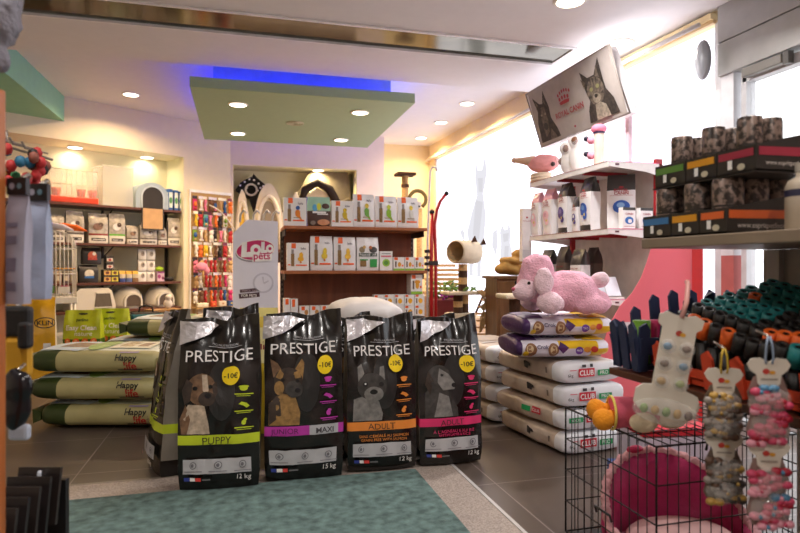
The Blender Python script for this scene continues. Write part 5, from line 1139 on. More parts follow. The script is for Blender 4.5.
# third shelf: packs, boxes, dark bags
WP = mat('white_pack', 0xe2ded8, .4, var=.1, bump=.4, bscale=30)
for r in range(3):
    for i, px in enumerate((141.7, 150.3)):
        m = MB(); fm = pouch(m, .098, .128, .06, WP, seed=r * 2 + i, wr=.004, nv=8, nu=6, tp=BLOCK); overlay(m, [('e', 0, .07, .022, .03, K(0xa09488)), ('e', .005, .075, .01, .014, K(0x6a6058))], fm, off=.002)
        put(m, 'treat_pack', 'small white pack, %s of the stacked %s column on third recess shelf' % (('bottom', 'middle', 'top')[r], ('left', 'right')[i]), 'pack', px, 2, .13, 0, 'stacked white packs', .001 + .132 * r)
DKB = K(0x2a2422, .4)
for i, (px, lz_, c, lab) in enumerate(((88, 0, 0xd8d0c0, 'dark pouch with blue and red picture, bottom of its stack on third recess shelf'), (91, .205, 0xd0603a, 'dark pouch with orange picture lying atop the blue and red one'), (86, .44, 0x8a7a6a, 'small dark pouch leaning at top of the dark pouch stack'))):
    m = MB(); fm = pouch(m, .20 if i < 2 else .15, (.20, .19, .1)[i], .08, DKB, seed=i, wr=.006, nv=10, nu=8, tp=BLOCK); w = .2
    overlay(m, [('e', 0, .10, .05, .045, K(c)), ('r', -.05, .05, .05, .075, K((0x2f6ab0, 0xc03a2a, 0x6a5a4a)[i])), ('e', .02, .12, .02, .02, K(0xf0e8d8))], fm, off=.002)
    put(m, 'treat_pouch', lab, 'pouch', px, 2, .14, 0, 'dark pouches', lz_ + .001) if i < 2 else None
for r in range(2):
    for i, px in enumerate((106, 113.5)):
        m = MB(); carton(m, .083, .072, .08, DKB, [('r', -.036, .01, .036, .06, K((0xe0b060, 0xd8c84a)[i])), ('e', 0, .036, .02, .018, K(0x6a3a2a))]); put(m, 'tin_box', 'small dark box with yellow label, %s %s of the four box block' % (('bottom', 'top')[r], ('left', 'right')[i]), 'box', px, 2, .12, 0, 'small dark boxes', .001 + .0735 * r)
for r in range(2):
    m = MB(); carton(m, .08, .075, .08, DKB, [('r', -.034, .012, .034, .05, K(0xd8c8b8)), ('e', 0, .03, .018, .014, K(0xa03a3a))]); put(m, 'tin_box', 'small dark box with pink label, %s of two on the four box block' % ('lower', 'upper')[r], 'box', 108.5, 2, .12, 0, 'small dark boxes', .151 + .0765 * r)
for i, (px, c) in enumerate(((121.8, 0x3a4a8a), (128.5, 0x5a6a9a), (134.8, 0x8a6a4a))):
    m = MB(); fm = pouch(m, .066, .13, .06, K(0xcfc2a8), None, [('a', -1.1, 1.1, .0, .35, K(c)), ('a', -1.1, 1.1, .7, 1, K(0xd8a83a))], seed=i, wr=.003, nv=8, nu=6, tp=BLOCK); put(m, 'treat_pouch', 'small yellow topped pouch, %s of three mid third recess shelf' % ORD[i], 'pouch', px, 2, .12, 0, 'small yellow topped pouches')
m = MB(); m.lathe([(.05, 0), (.06, .03), (.06, .10), (.05, .12), (0, .12)], (0, 0, 0), K(0x8a7a68), 20); put(m, 'round_tub', 'round brown tub behind the small yellow topped pouches', 'tub', 118.5, 2, .30)
m = MB(); carton(m, .085, .12, .08, K(0xd8b8cc), [('e', -.02, .06, .02, .025, K(0xa03a7a)), ('e', .025, .04, .015, .02, K(0x7a2a5a)), ('r', -.042, .1, .042, .12, K(0x8a3a7a))]); put(m, 'purple_box', 'small pink and purple box at right of third recess shelf', 'box', 159.3, 2, .12)
m = MB(); m.ball((0, 0, .03), (.05, .04, .03), K(0x9ac020), 14, .006); put(m, 'green_pouch', 'little lime green pouch on top of the pink and purple box', 'pouch', 159.3, 2, .12, 0, None, .122)
m = MB(); m.lathe([(.04, 0), (.055, .015), (.06, .05), (.052, .05), (.045, .015), (0, .012)], (0, 0, 0), K(0x2a2a2c, .3), 24); put(m, 'food_bowl', 'dark pet bowl at right end of third recess shelf', 'bowl', 169, 2, .14)
for i, (px, c) in enumerate(((57.5, 0x8a6a50), (65.5, 0x5a4a40), (73.2, 0x9a8a70))):
    m = MB(); fm = pouch(m, .072, .13, .06, K(c), None, [('f', -.8, .8, .2, .6, K(0xcfc0a8))], seed=i, wr=.004, nv=8, nu=6, tp=BLOCK); put(m, 'treat_pouch', 'small brown pouch, %s of three left of the dark pouches' % ORD[i], 'pouch', px, 2, .13, 0, 'small brown pouches')
# litter houses on the lowest shelf
LH = mat('litter_white', 0xddd6c8, .35, var=.02)
t = putt('litter_box', 'white covered litter box with square clear door on lowest recess shelf', 'litter box', 89, 3, .20)
MB().prism([(-.22, 0), (.23, 0), (.23, .07), (.19, .22), (.155, .25), (-.15, .25), (-.2, .2), (-.22, .07)], -.16, .16, LH).build('hood', t)
MB().prism([(.0, .04), (.19, .04), (.165, .19), (.02, .19)], -.168, -.1602, K(0x6a6258, .2)).build('door_flap', t); MB().prism([(-.01, .03), (.20, .03), (.175, .205), (.01, .205), (.02, .19), (.165, .19), (.19, .04), (.0, .04)], -.172, -.1605, LH).build('door_rim', t)
for px, lab, r in ((127, 'white domed litter box with arched dark opening, middle of lowest recess shelf', .175), (159, 'white domed litter box with a small window at right end of lowest recess shelf', .18)):
    t = putt('litter_box', lab, 'litter box', px, 3, .21)
    MB().lathe([(r * .98, 0), (r, .05), (r * .93, .14), (r * .72, .21), (r * .4, .25), (0, .262)], (0, 0, 0), LH, 32).build('dome', t)
    a_ = [(.085 * math.cos(q * PI / 12), .09 + .075 * math.sin(q * PI / 12)) for q in range(13)]; o_ = [(.105 * math.cos(q * PI / 12), .09 + .095 * math.sin(q * PI / 12)) for q in range(13)]
    MB().prism([(.085, .03)] + a_ + [(-.085, .03)], -r - .002, -r * .6, K(0x5a4a3c, .5)).build('opening', t); MB().prism([(.105, .02)] + o_ + [(-.105, .02), (-.085, .03)] + a_[::-1] + [(.085, .03)], -r - .012, -r * .6, LH).build('rim', t)
# items standing in front of the recess
t = thing('side_table', 'small wooden topped stand with grey base before the right litter box', 'table', at(164, 300, 6.55) * 1, DA)
t.location.z = 0; tz_ = at(164, 309, 6.55).z
MB().box((0, 0, tz_ - .012), (.34, .2, .024), wood('light_top', 0xb08a58, 0x8a6438, 'X'), bev=.003).build('top', t); MB().b2((-.13, -.08, 0), (.13, .08, tz_ - .0245), K(0x7a7c6a)).build('base', t)
m = MB(); m.ball((0, 0, .055), (.05, .04, .055), K(0xd8cfc4, .9), 14).ball((0, -.01, .125), (.036, .034, .034), K(0xd8cfc4, .9), 12); m.ball((.03, -.02, .15), .014, K(0x6a4a3a, .9), 8); soft(m, 'plush_pup', None, .007, 2); o = bpy.data.objects['plush_pup']
o.location = at(168, 300, 6.55); o.location.z = tz_ + .002; o.rotation_euler.z = DA; tag(o, 'little pale plush animal on the small wooden topped stand', 'plush toy')
bg = at(146, 300, 6.2); t = thing('carry_bag', 'teal and black pet carrier bag with loop handle before the litter boxes', 'bag', (bg.x, bg.y, 0), .3)
hb = at(146, 312, 6.2).z; MB().b2((-.14, -.08, 0), (.14, .08, hb), K(0x1f1c1c, .7), bev=.02).build('body', t); MB().b2((-.143, -.083, hb - .06), (.143, .083, hb - .015), K(0x2a6a7a, .7), bev=.01).build('band', t); MB().tube([(-.07, 0, hb - .01), (-.06, 0, hb + .05), (0, 0, hb + .075), (.06, 0, hb + .05), (.07, 0, hb - .01)], .009, K(0x1f1c1c, .7), 8).build('handle', t)
# green cat litter bags
GRN1, GRN2 = mat('lime_bag', 0xb4c41e, .35, var=.12, bump=.4, bscale=20), mat('leaf_green_bag', 0x3f6a1a, .35, var=.15, bump=.4, bscale=20)
for i, (px, d, W, lab) in enumerate(((84, 5.35, .31, 'bright green cat litter bag, left of two, in front of the litter boxes'), (112, 5.55, .30, 'bright green cat litter bag, right of two, in front of the litter boxes'))):
    m = MB(); p = at(px, 300, d); p.z = .003
    fm = pouch(m, W, .56, .16, GRN1, None, [('a', -1.1, 1.1, 0, .55, GRN2)], seed=30 + i, wr=.014, fr=8, nv=22, nu=14, crease=.014)
    overlay(m, [('t', 'Easy Clean', 0, .40, .25, WHITE, 1), ('t', 'nature', .02, .352, .14, WHITE), ('e', .0, .525, .04, .008, BLACK), ('t', 'perlino', 0, .47, .10, K(0x2a4a1a), 1)] + [('e', -.105 + .07 * k, .29, .026, .026, K(0xe8702a)) for k in range(4)] + [('e', -.105 + .07 * k, .29, .012, .014, K(0xf0b078)) for k in range(4)], fm, off=.002)
    tag(m.build('litter_bag', None, p, -YAW + .12), lab, 'bag', 'green litter bags')
p = at(31, 300, 4.75); p.z = .003; m = MB(); YB = mat('yellow_bag', 0xe0a80c, .3, var=.08, bump=.3, bscale=14)
fm = pouch(m, .34, .70, .18, YB, K(0xd8cfb8), seed=33, wr=.014, fr=7, nv=26, nu=16, crease=.015, lean=.05)
overlay(m, [('e', .10, .50, .075, .043, BLACK), ('e', .10, .50, .068, .036, YB), ('t', 'KLiN', .10, .50, .11, BLACK, 1), ('r', .09, .27, .14, .34, WHITE), ('r', .06, .13, .14, .135, K(0x5a4a10)), ('r', .06, .15, .14, .155, K(0x5a4a10))], fm, off=.002)
tag(m.build('litter_bag', None, p, .18), 'large yellow sack with black oval lettering at far left', 'bag')
# white bird cage on its stand
cgp = at(56, 300, 5.75); bc = thing('bird_cage', 'white wire bird cage with arched roof on a tall white stand', 'bird cage', (cgp.x, cgp.y, 0), .35)
WW = K(0xe4dfd6, .35); a = .155
m = MB()
for sx in (-1, 1):
    for sy in (-1, 1): m.tube([(sx * .15, sy * .15, 0), (sx * .14, sy * .14, .60)], .014, WW, 8)
m.build('stand_legs', bc); MB().b2((-.15, -.15, .28), (.15, .15, .30), WW).build('stand_shelf', bc); MB().b2((-.165, -.165, .60), (.165, .165, .66), WW, bev=.008).build('tray', bc)
m = MB()
def arch(t_): return .17 * math.sqrt(max(0, 1 - (t_ / a) ** 2))
for k in range(10):
    x = -a + 2 * a * k / 9
    for y in (-a, a): m.tube([(x, y, .66), (x, y, 1.12 + arch(x) * .95)], .003, WW, 5)
    for x2 in (-a, a): m.tube([(x2, x, .66), (x2, x, 1.12)], .003, WW, 5)
for y in (-a, a):
    for z in (.68, .88, 1.12): m.tube([(-a, y, z), (a, y, z)], .0035, WW, 5)
for z in (.68, .88, 1.12):
    for x in (-a, a): m.tube([(x, -a, z), (x, a, z)], .0035, WW, 5)
for k in range(9): m.tube([(a * math.cos(q * PI / 10), -a + 2 * a * k / 8, 1.12 + .165 * math.sin(q * PI / 10)) for q in range(11)], .003, WW, 5)
m.build('wires', bc)
MB().tube([(-.15, -.13, .93), (.15, -.13, .93)], .007, K(0xc98a2a), 8).build('perch', bc)
for x, c in ((-.06, 0x6a9a30), (.06, 0xc0607a)): MB().b2((x - .035, -.14, .70), (x + .035, -.09, .77), K(c)).build('feeder', bc)
MB().b2((.0, -.175, .70), (.10, -.165, .76), WW).build('door', bc)
for k, (dx, c, c2, lab) in enumerate(((-.02, 0xd8d0dc, 0x5a2a5a, 'long purple and white plush stick lying on top of the bird cage'), (.07, 0xe86a1e, 0xd8501a, 'bright orange plush carrot lying on top of the bird cage'))):
    m = MB(); m.tube([(-.14, 0, .045), (-.02, 0, .05), (.1, 0, .035), (.2, 0, .005)], [.02, .036, .03, .006], K(c, .9), 12); m.tube([(-.14, 0, .045), (-.17, .01, .06)], [.018, .026], K(c2, .9), 8)
    tag(m.build('plush_stick', None, Vector((cgp.x, cgp.y, 1.289)) + Vector((dx, -.06 + .12 * k, 0)), -.2), lab, 'plush toy')
# =====================  dog beds in the back recess =====================
MB_ = thing('recess_ledge', 'ledge in the back wall recess carrying the dog beds', 'ledge', (0, 0, 0)); MB().b2((-.09, 8.25, 1.15), (1.55, 8.69, 1.18), RSW).build('ledge_board', MB_); MB().b2((-.09, 8.60, 1.001), (1.55, 8.69, 1.149), RSW).build('ledge_support', MB_)
YB_ = 8.50
def bk_(px, py, Y=YB_): return on_y(px, py, Y)
DOTB = mat('black_felt', 0x1c191a, .9, var=.1)
p = bk_(252, 205); p.z = 1.182; t = thing('cat_cave', 'black cat cave with white dots, pointed ears and round white rimmed hole', 'cat bed', p)
def q_(px, py): v = bk_(px * .92 + 23, 174 + (py - 167.5) * .87, YB_) - p; return (v.x, v.z)
outl = [q_(*a) for a in ((231, 186), (236, 178), (244, 173), (249, 171), (250.5, 167.5), (254, 172), (261, 178), (265.5, 182), (260, 190), (256, 200), (252, 214), (246, 196), (238, 191))]
MB().prism(outl, -.04, .13, DOTB).build('body', t)
m = MB(); overlay(m, [('e',) + q_(*a) + (.014, .014, WHITE) for a in ((236, 181), (241, 177), (246, 174), (251, 175), (256, 179), (261, 182), (238, 187), (255, 187), (243, 184), (258, 184))], flat(-.04), off=.002, curved=False); m.build('dots', t)
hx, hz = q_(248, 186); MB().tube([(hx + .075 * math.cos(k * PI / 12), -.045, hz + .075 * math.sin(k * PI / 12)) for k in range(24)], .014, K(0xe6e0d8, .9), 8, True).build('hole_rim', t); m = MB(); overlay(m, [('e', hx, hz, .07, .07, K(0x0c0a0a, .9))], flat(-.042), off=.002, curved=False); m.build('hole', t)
CRF, GRF = mat('cream_felt', 0xe0d4c0, .9, var=.06), mat('grey_felt', 0x8f8272, .9, var=.12, bump=.3)
def arched(lab, px0, px1, ytop, Y, cin, cout, y0=232, name='pet_igloo'):
    a, b = on_y(px0, ytop, Y), on_y(px1, ytop, Y); w = (b.x - a.x) / 2; h = a.z - 1.183
    t = thing(name, lab, 'pet bed', ((a.x + b.x) / 2, Y, 1.183)); n = 24
    def ov(s): return [(w * s * math.cos(k * PI / n), max(0, (h - w * .0) * (1 if s == 1 else s * 1.02) * math.sin(k * PI / n) ** .8)) for k in range(n + 1)]
    MB().prism(ov(1), -.02, .14, cout).build('shell', t); MB().prism(ov(.72), -.026, -.0205, cin).build('inside', t)
    pts = ov(.78); MB().tube([(x, -.03, z) for x, z in pts], .03, cout, 8).build('rim', t); return t
arched('cream rimmed oval pet igloo with grey inside in the back recess', 253, 284, 183, 8.31, GRF, CRF)
arched('yellow cream arched pet bed at the left of the back recess', 235.5, 249, 190, 8.29, mat('yellow_felt', 0xd8b040, .9, var=.1), CRF)
p = bk_(277, 205, 8.55); p.z = 1.183; t = thing('cat_cushion', 'pale cat faced cushion with brown pointed ears behind the igloo', 'cushion', p)
MB().ball((0, 0, .37), (.14, .06, .20), K(0xe4d8d4, .9), 20).ball((0, 0, .165), (.12, .06, .16), K(0xe4d8d4, .9), 18).build('body', t)
for x in (-.10, .09): MB().prism([(x - .045, .50), (x + .045, .50), (x + (.02 if x > 0 else -.03), .62)], -.02, .02, K(0x7a4a24, .9)).build('ear', t)
BEIGE = mat('taupe_fabric', 0x7d6e5c, .9, var=.1, bump=.4, bscale=120)
a, b = on_y(296, 190, 8.5), on_y(350, 172, 8.5); t = thing('dog_sofa_bed', 'large taupe dog bed with round white badge standing in the back recess', 'dog bed', ((a.x + b.x) / 2, 8.5, 1.183))
w, h = (b.x - a.x) / 2, b.z - 1.183 - .02
MB().prism([(-w, .0), (w, 0), (w, h * .72), (w * .9, h), (-w * .45, h * 1.0), (-w * .62, h * .94), (-w, h * .66)], -.05, .10, BEIGE).build('cushion', t)
m = MB(); overlay(m, [('e', -w * .42, h * .76, .055, .055, WHITE), ('e', -w * .42, h * .76, .03, .032, K(0xb0a8a0))], flat(-.05), off=.004, curved=False); m.build('badge', t)
MB().tube([(-w * .98, -.06, h * .64), (-w * .4, -.065, h * .58), (w * .6, -.065, h * .6), (w * .98, -.06, h * .66)], .028, BEIGE, 8).build('seam_roll', t)
p = on_y(321, 200, 8.33); p.z = 1.183; t = thing('dog_bed', 'dark brown rimmed dog bed with striped lining leaning in the back recess', 'dog bed', p); hh = on_y(340, 183, 8.32).z - 1.183
MB().tube([(-.30, 0, hh * .62), (-.22, 0, hh * .88), (-.05, 0, hh), (.12, 0, hh * .9), (.28, 0, hh * .6), (.36, 0, hh * .45)], [.03, .055, .06, .06, .055, .03], mat('dark_brown_plush', 0x33261e, .95, var=.15), 12).build('rim', t)
MB().prism([(-.26, 0), (.30, 0), (.28, hh * .55), (.1, hh * .85), (-.05, hh * .92), (-.2, hh * .8), (-.27, hh * .55)], .02, .06, K(0xd8c4a0, .9)).build('lining', t)
for x0, c in ((-.2, 0x3a4a9a), (-.06, 0xe8dfc4), (.1, 0xb89a70)): MB().prism([(x0, .1), (x0 + .08, .1), (x0 + .05, hh * .78), (x0 - .02, hh * .78)], .012, .0195, K(c, .9)).build('stripe', t)
p = on_y(296, 200, 8.285); p.z = 1.183; t = thing('pet_bed', 'rounded pale cream pet bed behind the macaw box', 'pet bed', p)
hb2 = on_y(299, 191, 8.28).z - 1.183; soft(MB().ball((0, 0, hb2 * .5), (.07, .022, hb2 * .5), CRF, 20), 'cushion', t, .008); 
for x in (-.01, .03): MB().ball((x, -.03, hb2 * .75), .012, K(0x7a6a5a), 8).build('button', t)
# scratching post on the tall unit right of the recess, grey tunnel ring
p = at(405, 300, 6.3); t = thing('cat_tree', 'tall scratching post with square platform and arched tunnel behind bird food pouches', 'cat tree', (p.x, p.y, 0))
zp = at(405, 176, 6.3).z; zq = at(405, 196, 6.3).z
MB().cyl((0, 0, .03), .035, zp - .03, SIS, 16).build('post', t); MB().box((0, 0, zp + .015), (.20, .17, .03), PLB, bev=.006).build('platform', t); MB().box((.05, 0, .015), (.28, .3, .03), PLB, bev=.006).build('base', t)
MB().cyl((0, -.005, zp - .12), .042, .03, PLB, 16).build('collar', t)
MB().tube([(.14 + .09 * math.cos(k * PI / 10 - 1.0), 0, zq - .03 + .09 * math.sin(k * PI / 10 - 1.0)) for k in range(15)], .02, mat('olive_plush', 0x7a6a44, .95, var=.1), 8).build('tunnel_ring', t)
MB().tube([(.15, 0, .03), (.16, 0, zq - .13)], .03, SIS, 12).build('side_post', t); MB().tube([(-.16, 0, zq - .09), (-.08, 0, zq - .05), (.02, 0, zq - .06), (.06, 0, zq - .1)], .018, PLB, 8).build('hammock', t)
# striped vent-like mat rack by the window
p = at(425, 215, 6.0); t = thing('slotted_rack', 'white rack with black slots behind the white pole', 'rack', (p.x + .05, p.y + .6, 0)); zr0, zr1 = at(425, 221, 6.3).z, at(425, 203, 6.3).z
MB().b2((-.06, 0, zr0 - .04), (.09, .02, zr1 + .05), K(0xe0dcd4)).b2((-.02, .02, 0), (.02, .04, zr1), K(0xe0dcd4)).build('board', t)
for r_ in range(2):
    for k in range(6): MB().b2((-.055 + .075 * r_, -.004, zr0 + .035 * k), (.005 + .075 * r_, -.0005, zr0 + .018 + .035 * k), BLACK).build('slot', t)
# =====================  pegboard of toys =====================
PZ0, PZ1, PS0, PS1 = .42, 1.90, 1.44, 2.0
pb = thing('pegboard', 'white pegboard hung with pet toys between the recess and the display board', 'pegboard', DO, DA)
PBM = mat('pegboard_cream', 0xb08d58, .6, var=.04)
m = MB().b2((PS0, -.03, PZ0), (PS1, -.005, PZ1), PBM); m.b2((PS0 - .015, -.035, PZ1 - .02), (PS1 + .01, -.004, PZ1 + .015), WHITE).b2((PS0 - .015, -.035, PZ0), (PS0, -.004, PZ1), WHITE); m.build('board', pb)
m = MB()
for r_ in range(7): m.b2((PS0, -.04, 1.80 - .195 * r_), (PS1, -.0305, 1.812 - .195 * r_), K(0xb8a88a)); 
m.build('rail', pb)
TC = {'red': 0xb0262c, 'pink': 0xe07a9a, 'white': 0xe6ded2, 'yellow': 0xe0b82a, 'blue': 0x2a5a9a, 'brown': 0x6a4630, 'orange': 0xe0702a, 'green': 0x7a9a3a, 'magenta': 0xc02a6a, 'black': 0x2a2422, 'tan': 0xc09a6a, 'teal': 0x5a9a9a}
ROWC = [['magenta', 'white', 'pink', 'brown', 'brown', 'tan', 'blue', 'orange'], ['yellow', 'red', 'teal', 'pink', 'orange', 'black', 'white', 'tan'], ['green', 'white', 'tan', 'white', 'black', 'pink', 'white', 'red'],
        ['white', 'orange', 'yellow', 'white', 'brown', 'black', 'red', 'white'], ['pink', 'tan', 'red', 'red', 'red', 'brown', 'red', 'tan'], ['tan', 'white', 'red', 'red', 'orange', 'red', 'magenta', 'white'], ['white', 'brown', 'red', 'orange', 'red', 'red', 'blue', 'magenta']]
KIND = ['carded', 'plush', 'rope', 'bone shaped']
for r_ in range(7):
    zt = 1.835 - .192 * r_
    for c in range(8):
        col = ROWC[r_][c]; kd = (c * 3 + r_ * 2) % 4 if r_ < 4 else (2 if c > 1 and c < 7 else 1); m_ = K(TC[col], .7); rr = random.Random(r_ * 10 + c)
        s = PS0 + .042 + c * .0685
        t = thing('hanging_toy', '%s %s toy, %s from the left in the %s row of the pegboard' % (col, KIND[kd], ORD[c], ORD[r_]), 'pet toy', dg(s, -.052 - .022 * ((c + r_) % 2), zt), DA, 'pet toys on the pegboard')
        MB().prism([(-.030, -.035), (.030, -.035), (.030, 0), (-.030, 0)], 0, .004, K(rr.choice([0xe6ded6, 0xd8d0e0, 0x7a2a4a, 0x3a2a30, 0xe8e2d8]), .5)).build('header_card', t)
        m = MB()
        if kd == 0: m.box((0, 0, -.11), (.050, .012, .14), m_, bev=.004); m.ball((0, -.012, -.10), (.02, .012, .032), K(rr.choice(list(TC.values())), .6), 10); m.ball((0, -.012, -.155), (.016, .010, .016), K(rr.choice(list(TC.values())), .6), 10)
        elif kd == 1: m.ball((0, -.012, -.07), (.027, .018, .03), m_, 12).ball((0, -.010, -.13), (.026, .018, .045), m_, 12).ball((-.015, -.012, -.175), (.011, .012, .018), m_, 8).ball((.015, -.012, -.175), (.011, .012, .018), m_, 8).ball((-.018, -.01, -.043), .010, K(rr.choice(list(TC.values())), .7), 8).ball((.018, -.01, -.043), .010, m_, 8)
        elif kd == 2: m.tube([(.004 * math.sin(k), -.008, -.035 - .016 * k) for k in range(10)], [.012, .012, .02, .012, .012, .012, .02, .012, .012, .022], m_, 8); m.ball((.014, -.010, -.08), (.012, .010, .03), K(0xd8cabc, .7), 8)
        else: m.tube([(0, -.010, -.06), (0, -.010, -.16)], .013, m_, 8); [m.ball((x, -.010, z), .014, m_, 10) for x in (-.012, .012) for z in (-.055, -.165)]
        m.v = [(x * 1.18, y * 1.3, z * 1.04) for x, y, z in m.v]; m.build('toy_body', t)
m = MB(); q0, q1 = dg(PS0 + .18, -.16, 1.72), dg(PS1 - .02, -.16, 1.42)
m.tube([q0 + (q1 - q0) * (k / 8) + Vector((0, 0, .06 * math.sin(k * PI / 8))) for k in range(9)], .007, K(0xe2dcd4), 6); tag(m.build('hanging_rod', None), 'white curved teaser rod hanging across the upper pegboard', 'pet toy')
t = thing('hanging_plush', 'large pink plush with dangling arms hanging at left of the pegboard', 'plush toy', dg(PS0 + .04, -.185, .95), DA)
soft(MB().ball((.02, 0, 0), (.085, .035, .055), K(0xe08aa0, .95), 14).ball((.09, 0, -.05), (.04, .035, .05), K(0xe08aa0, .95), 12), 'body', t, .008); MB().tube([(.04, 0, -.05), (.04, 0, -.2)], .014, K(0xb08a50), 8).build('stick', t)
for i, (s, w, h, c, lab) in enumerate(((PS0 + .10, .15, .055, 0xe6dcc0, 'long cream bone box on the sill under the pegboard'), (PS0 + .25, .08, .07, 0xd0481e, 'red and orange toy on the sill under the pegboard'), (PS0 + .375, .11, .07, 0xd8c8b0, 'cream pouch with brown button on the sill under the pegboard'), (PS0 + .50, .09, .07, 0x2a4a80, 'dark blue box with yellow picture at right end of the pegboard sill'))):
    m = MB(); carton(m, w, h, .05, K(c), [('e', 0, h * .5, w * .14, h * .14, K((0xcfc0a0, 0xf0a030, 0xb06a3a, 0xe0c050)[i]))], bev=.012 if i < 3 else .002); tag(m.build('toy_box' if i in (0, 3) else 'toy', None, dg(s, -.13, PZ0 + .021), DA), lab, 'pet toy' if i in (1, 2) else 'box')
MB().b2((PS0, -.16, PZ0), (PS1, -.0305, PZ0 + .02), PBM).build('ledge', pb)
MB().b2((PS0 + .02, -.10, 0), (PS0 + .06, -.0305, PZ0 - .001), PBM).build('leg', pb); MB().b2((PS1 - .06, -.10, 0), (PS1 - .02, -.0305, PZ0 - .001), PBM).build('leg', pb)
# =====================  near left edge of the picture =====================
fx = lambda px, py, d: at(px, py, d)
p = fx(-7, 300, 1.15); ls = thing('display_rack', 'orange brown wooden upright of a display rack at the left edge', 'display rack', (p.x, p.y, 0), -YAW)
zt = fx(0, 88, 1.15).z
MB().b2((-.05, -.02, 0), (.013, .02, zt), wood('amber_wood', 0xc07038, 0xa0561f, 'Z', 5, .35), bev=.004).build('upright', ls)
MB().b2((-.30, -.02, zt - .06), (-.05, .02, zt), wood('amber_wood', 0, 0)).build('top_rail', ls) if 0 else None
for z in (): MB().tube([(-.02, .02, z), (-.02, .09, z), (.02, .14, z)], .006, LID, 6).build('arm', ls)
GPK = mat('lilac_grey_pack', 0xa9a6b8, .45, var=.08, bump=.3, bscale=20)
def hpack(lab, px0, px1, y0, y1, ym, d, col, seed):
    a, b = fx(px0, y0, d), fx(px1, y1, d); s = d / 600; W, H, hd = (px1 - px0) * s, (y1 - y0) * s, (ym - y0) * s
    t = thing('hanging_pack', lab, 'hanging pack', fx((px0 + px1) / 2, y0, d), -YAW - .08)
    m = MB().b2((-W / 2, -.006, -hd), (W / 2, .006, 0), K(0x1d1a1e, .4)); overlay(m, [('e', -W * .2, -hd * .5, W * .14, hd * .2, K(0x9a98a8)), ('e', W * .18, -hd * .5, W * .12, hd * .18, K(0x6a8a98))], flat(-.006), off=.001, curved=False); m.build('header_card', t)
    m = MB(); fm = pouch(m, W * .98, H - hd, .03, col, seed=seed, wr=.005, fr=16, nv=16, nu=10, tp=BLOCK)
    if seed == 2: overlay(m, [('r', -W * .3, (H - hd) * z0, W * .2, (H - hd) * z1, K(0x7a7890)) for z0, z1 in ((.12, .2), (.3, .42), (.55, .62), (.7, .74))], fm, off=.001)
    m.build('pack_body', t).location.z = -H
    MB().tube([(0, .0, -.004), (0, .03, .012), (-.02, .06, .012)], .004, LID, 6).build('hook', t); return t
hpack('lilac grey pack with dark header hanging at the left edge, nearer one', 8, 28.5, 178, 304, 195, 1.18, GPK, 2)
hpack('blue grey shiny pack with dark header hanging behind the nearer one', 27, 49.5, 184, 299, 201, 1.28, mat('blue_grey_pack', 0xa0aac4, .3, var=.1, bump=.4, bscale=16), 3)
# keyrings on hooks above
t = thing('hanging_charms', 'wire hooks crowded with tiny colourful toys above the grey packs', 'toy hooks', fx(16, 172, 1.75), -YAW)
for k in range(4): MB().tube([(-.06 + .035 * k, .08, .105 - .012 * k), (-.06 + .035 * k, -.03, .10 - .012 * k), (-.06 + .035 * k, -.045, .115 - .012 * k)], .003, LID, 6).build('hook', t)
MB().tube([(-.08, .08, .09), (.06, .08, .05)], .004, LID, 6).tube([(-.08, .08, .09), (-.08, .08, .14)], .004, LID, 6).build('wire_bar', t)
for k in range(26):
    c = rnd.choice([0x2a6a8a, 0xc03030, 0xe0d0c0, 0x2a2420, 0xd09030, 0x3a8a5a, 0x8a4a3a]); MB().ball((rnd.uniform(-.065, .07), rnd.uniform(-.03, .05), rnd.uniform(-.03, .075)), (.016, .014, .018), K(c, .6), 8).build('charm', t)
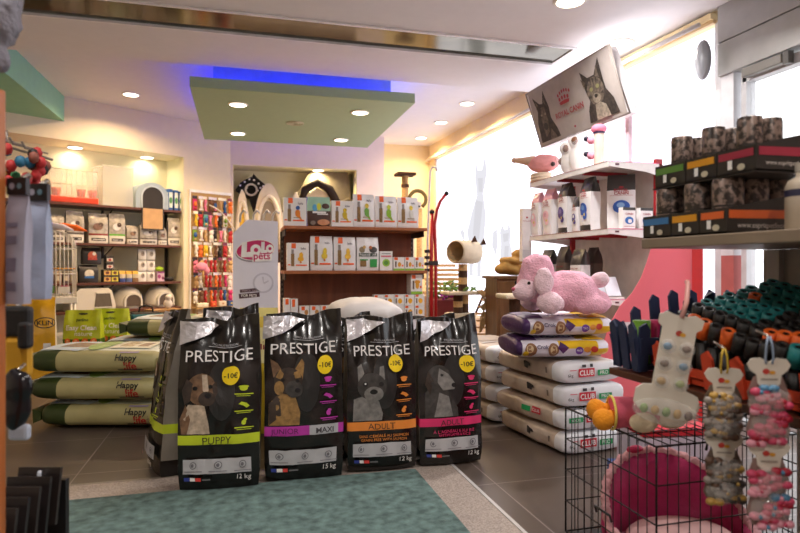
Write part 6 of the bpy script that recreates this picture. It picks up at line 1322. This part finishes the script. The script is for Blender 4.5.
# dark gloves hanging lower, black card rack at the floor
YG_ = K(0xd8a020, .6)
p = fx(15, 308, 1.35); t = thing('hanging_glove', 'black and yellow grooming glove hanging at the left edge below the packs', 'glove', p, -YAW)
s = 1.35 / 600
m = MB(); m.box((0, 0, -.03), (.075, .03, .07), K(0x1a1718, .6), bev=.01); m.box((.008, 0, -.11), (.06, .03, .10), YG_, bev=.015); m.build('palm', t); MB().box((.03, -.01, -.06), (.025, .03, .06), K(0x1a1718, .6), bev=.008).build('cuff', t); MB().tube([(0, .0, 0), (0, .03, .012)], .004, LID, 6).build('hook', t)
p = fx(16, 372, 1.3); t = thing('hanging_pouch', 'glossy black pouch with white tip hanging at the left edge', 'pouch', p, -YAW)
soft(MB().ball((0, 0, -.06), (.032, .02, .07), K(0x17151a, .2), 16, .01, 30).ball((.012, -.005, -.03), (.028, .02, .035), K(0x17151a, .2), 14), 'body', t, .005); MB().box((.008, 0, -.13), (.045, .02, .035), K(0xb8c0d0, .3), bev=.008).build('tip', t); MB().tube([(0, .0, 0), (0, .03, .012)], .004, LID, 6).build('hook', t)
rk = thing('card_rack', 'black rack of leaning dark cards in the lower left corner', 'rack', (fx(20, 500, 1.35).x, fx(20, 500, 1.35).y, .0115), -YAW)
zr = fx(30, 480, 1.35).z - .045
MB().b2((-.09, -.10, 0), (.05, .10, .27), K(0x181516, .5)).build('base', rk)
MB().b2((-.09, .095, .27), (.05, .11, zr), K(0x181516, .5)).build('rear_panel', rk)
for k in range(6): m = MB().box((-.035 + .006 * k, -.085 + .032 * k, .335 + .012 * k), (.10, .010, .13), K((0x241e1e, 0x2c2422)[k % 2], .35), rx=-.18); m.b2((-.05, -.098 + .032 * k, .27), (.03, -.0925 + .032 * k, .278), K(0x4a3a34)); m.build('leaning_card', rk)
MB().tube([(.0, .09, zr - .01), (.0, .07, zr + .012), (.005, .065, zr + .03)], .005, K(0xc9d0dc, .2), 6).build('clip', rk)
# grey fluffy toy hanging at the top left
p = fx(3, 26, 1.2); t = thing('hanging_plush', 'grey fluffy plush hanging in the top left corner', 'plush toy', p, 0)
GYF = mat('grey_fluff', 0x8f8c96, .95, var=.15, bump=.9, bscale=120)
soft(MB().ball((0, 0, .03), (.038, .04, .07), GYF, 20, .02, 40).ball((-.015, 0, -.06), (.03, .03, .035), GYF, 16, .01, 40), 'body', t, .005, 2); MB().tube([(0, 0, .09), (0, 0, 1.22)], .002, LID, 5).build('cord', t)
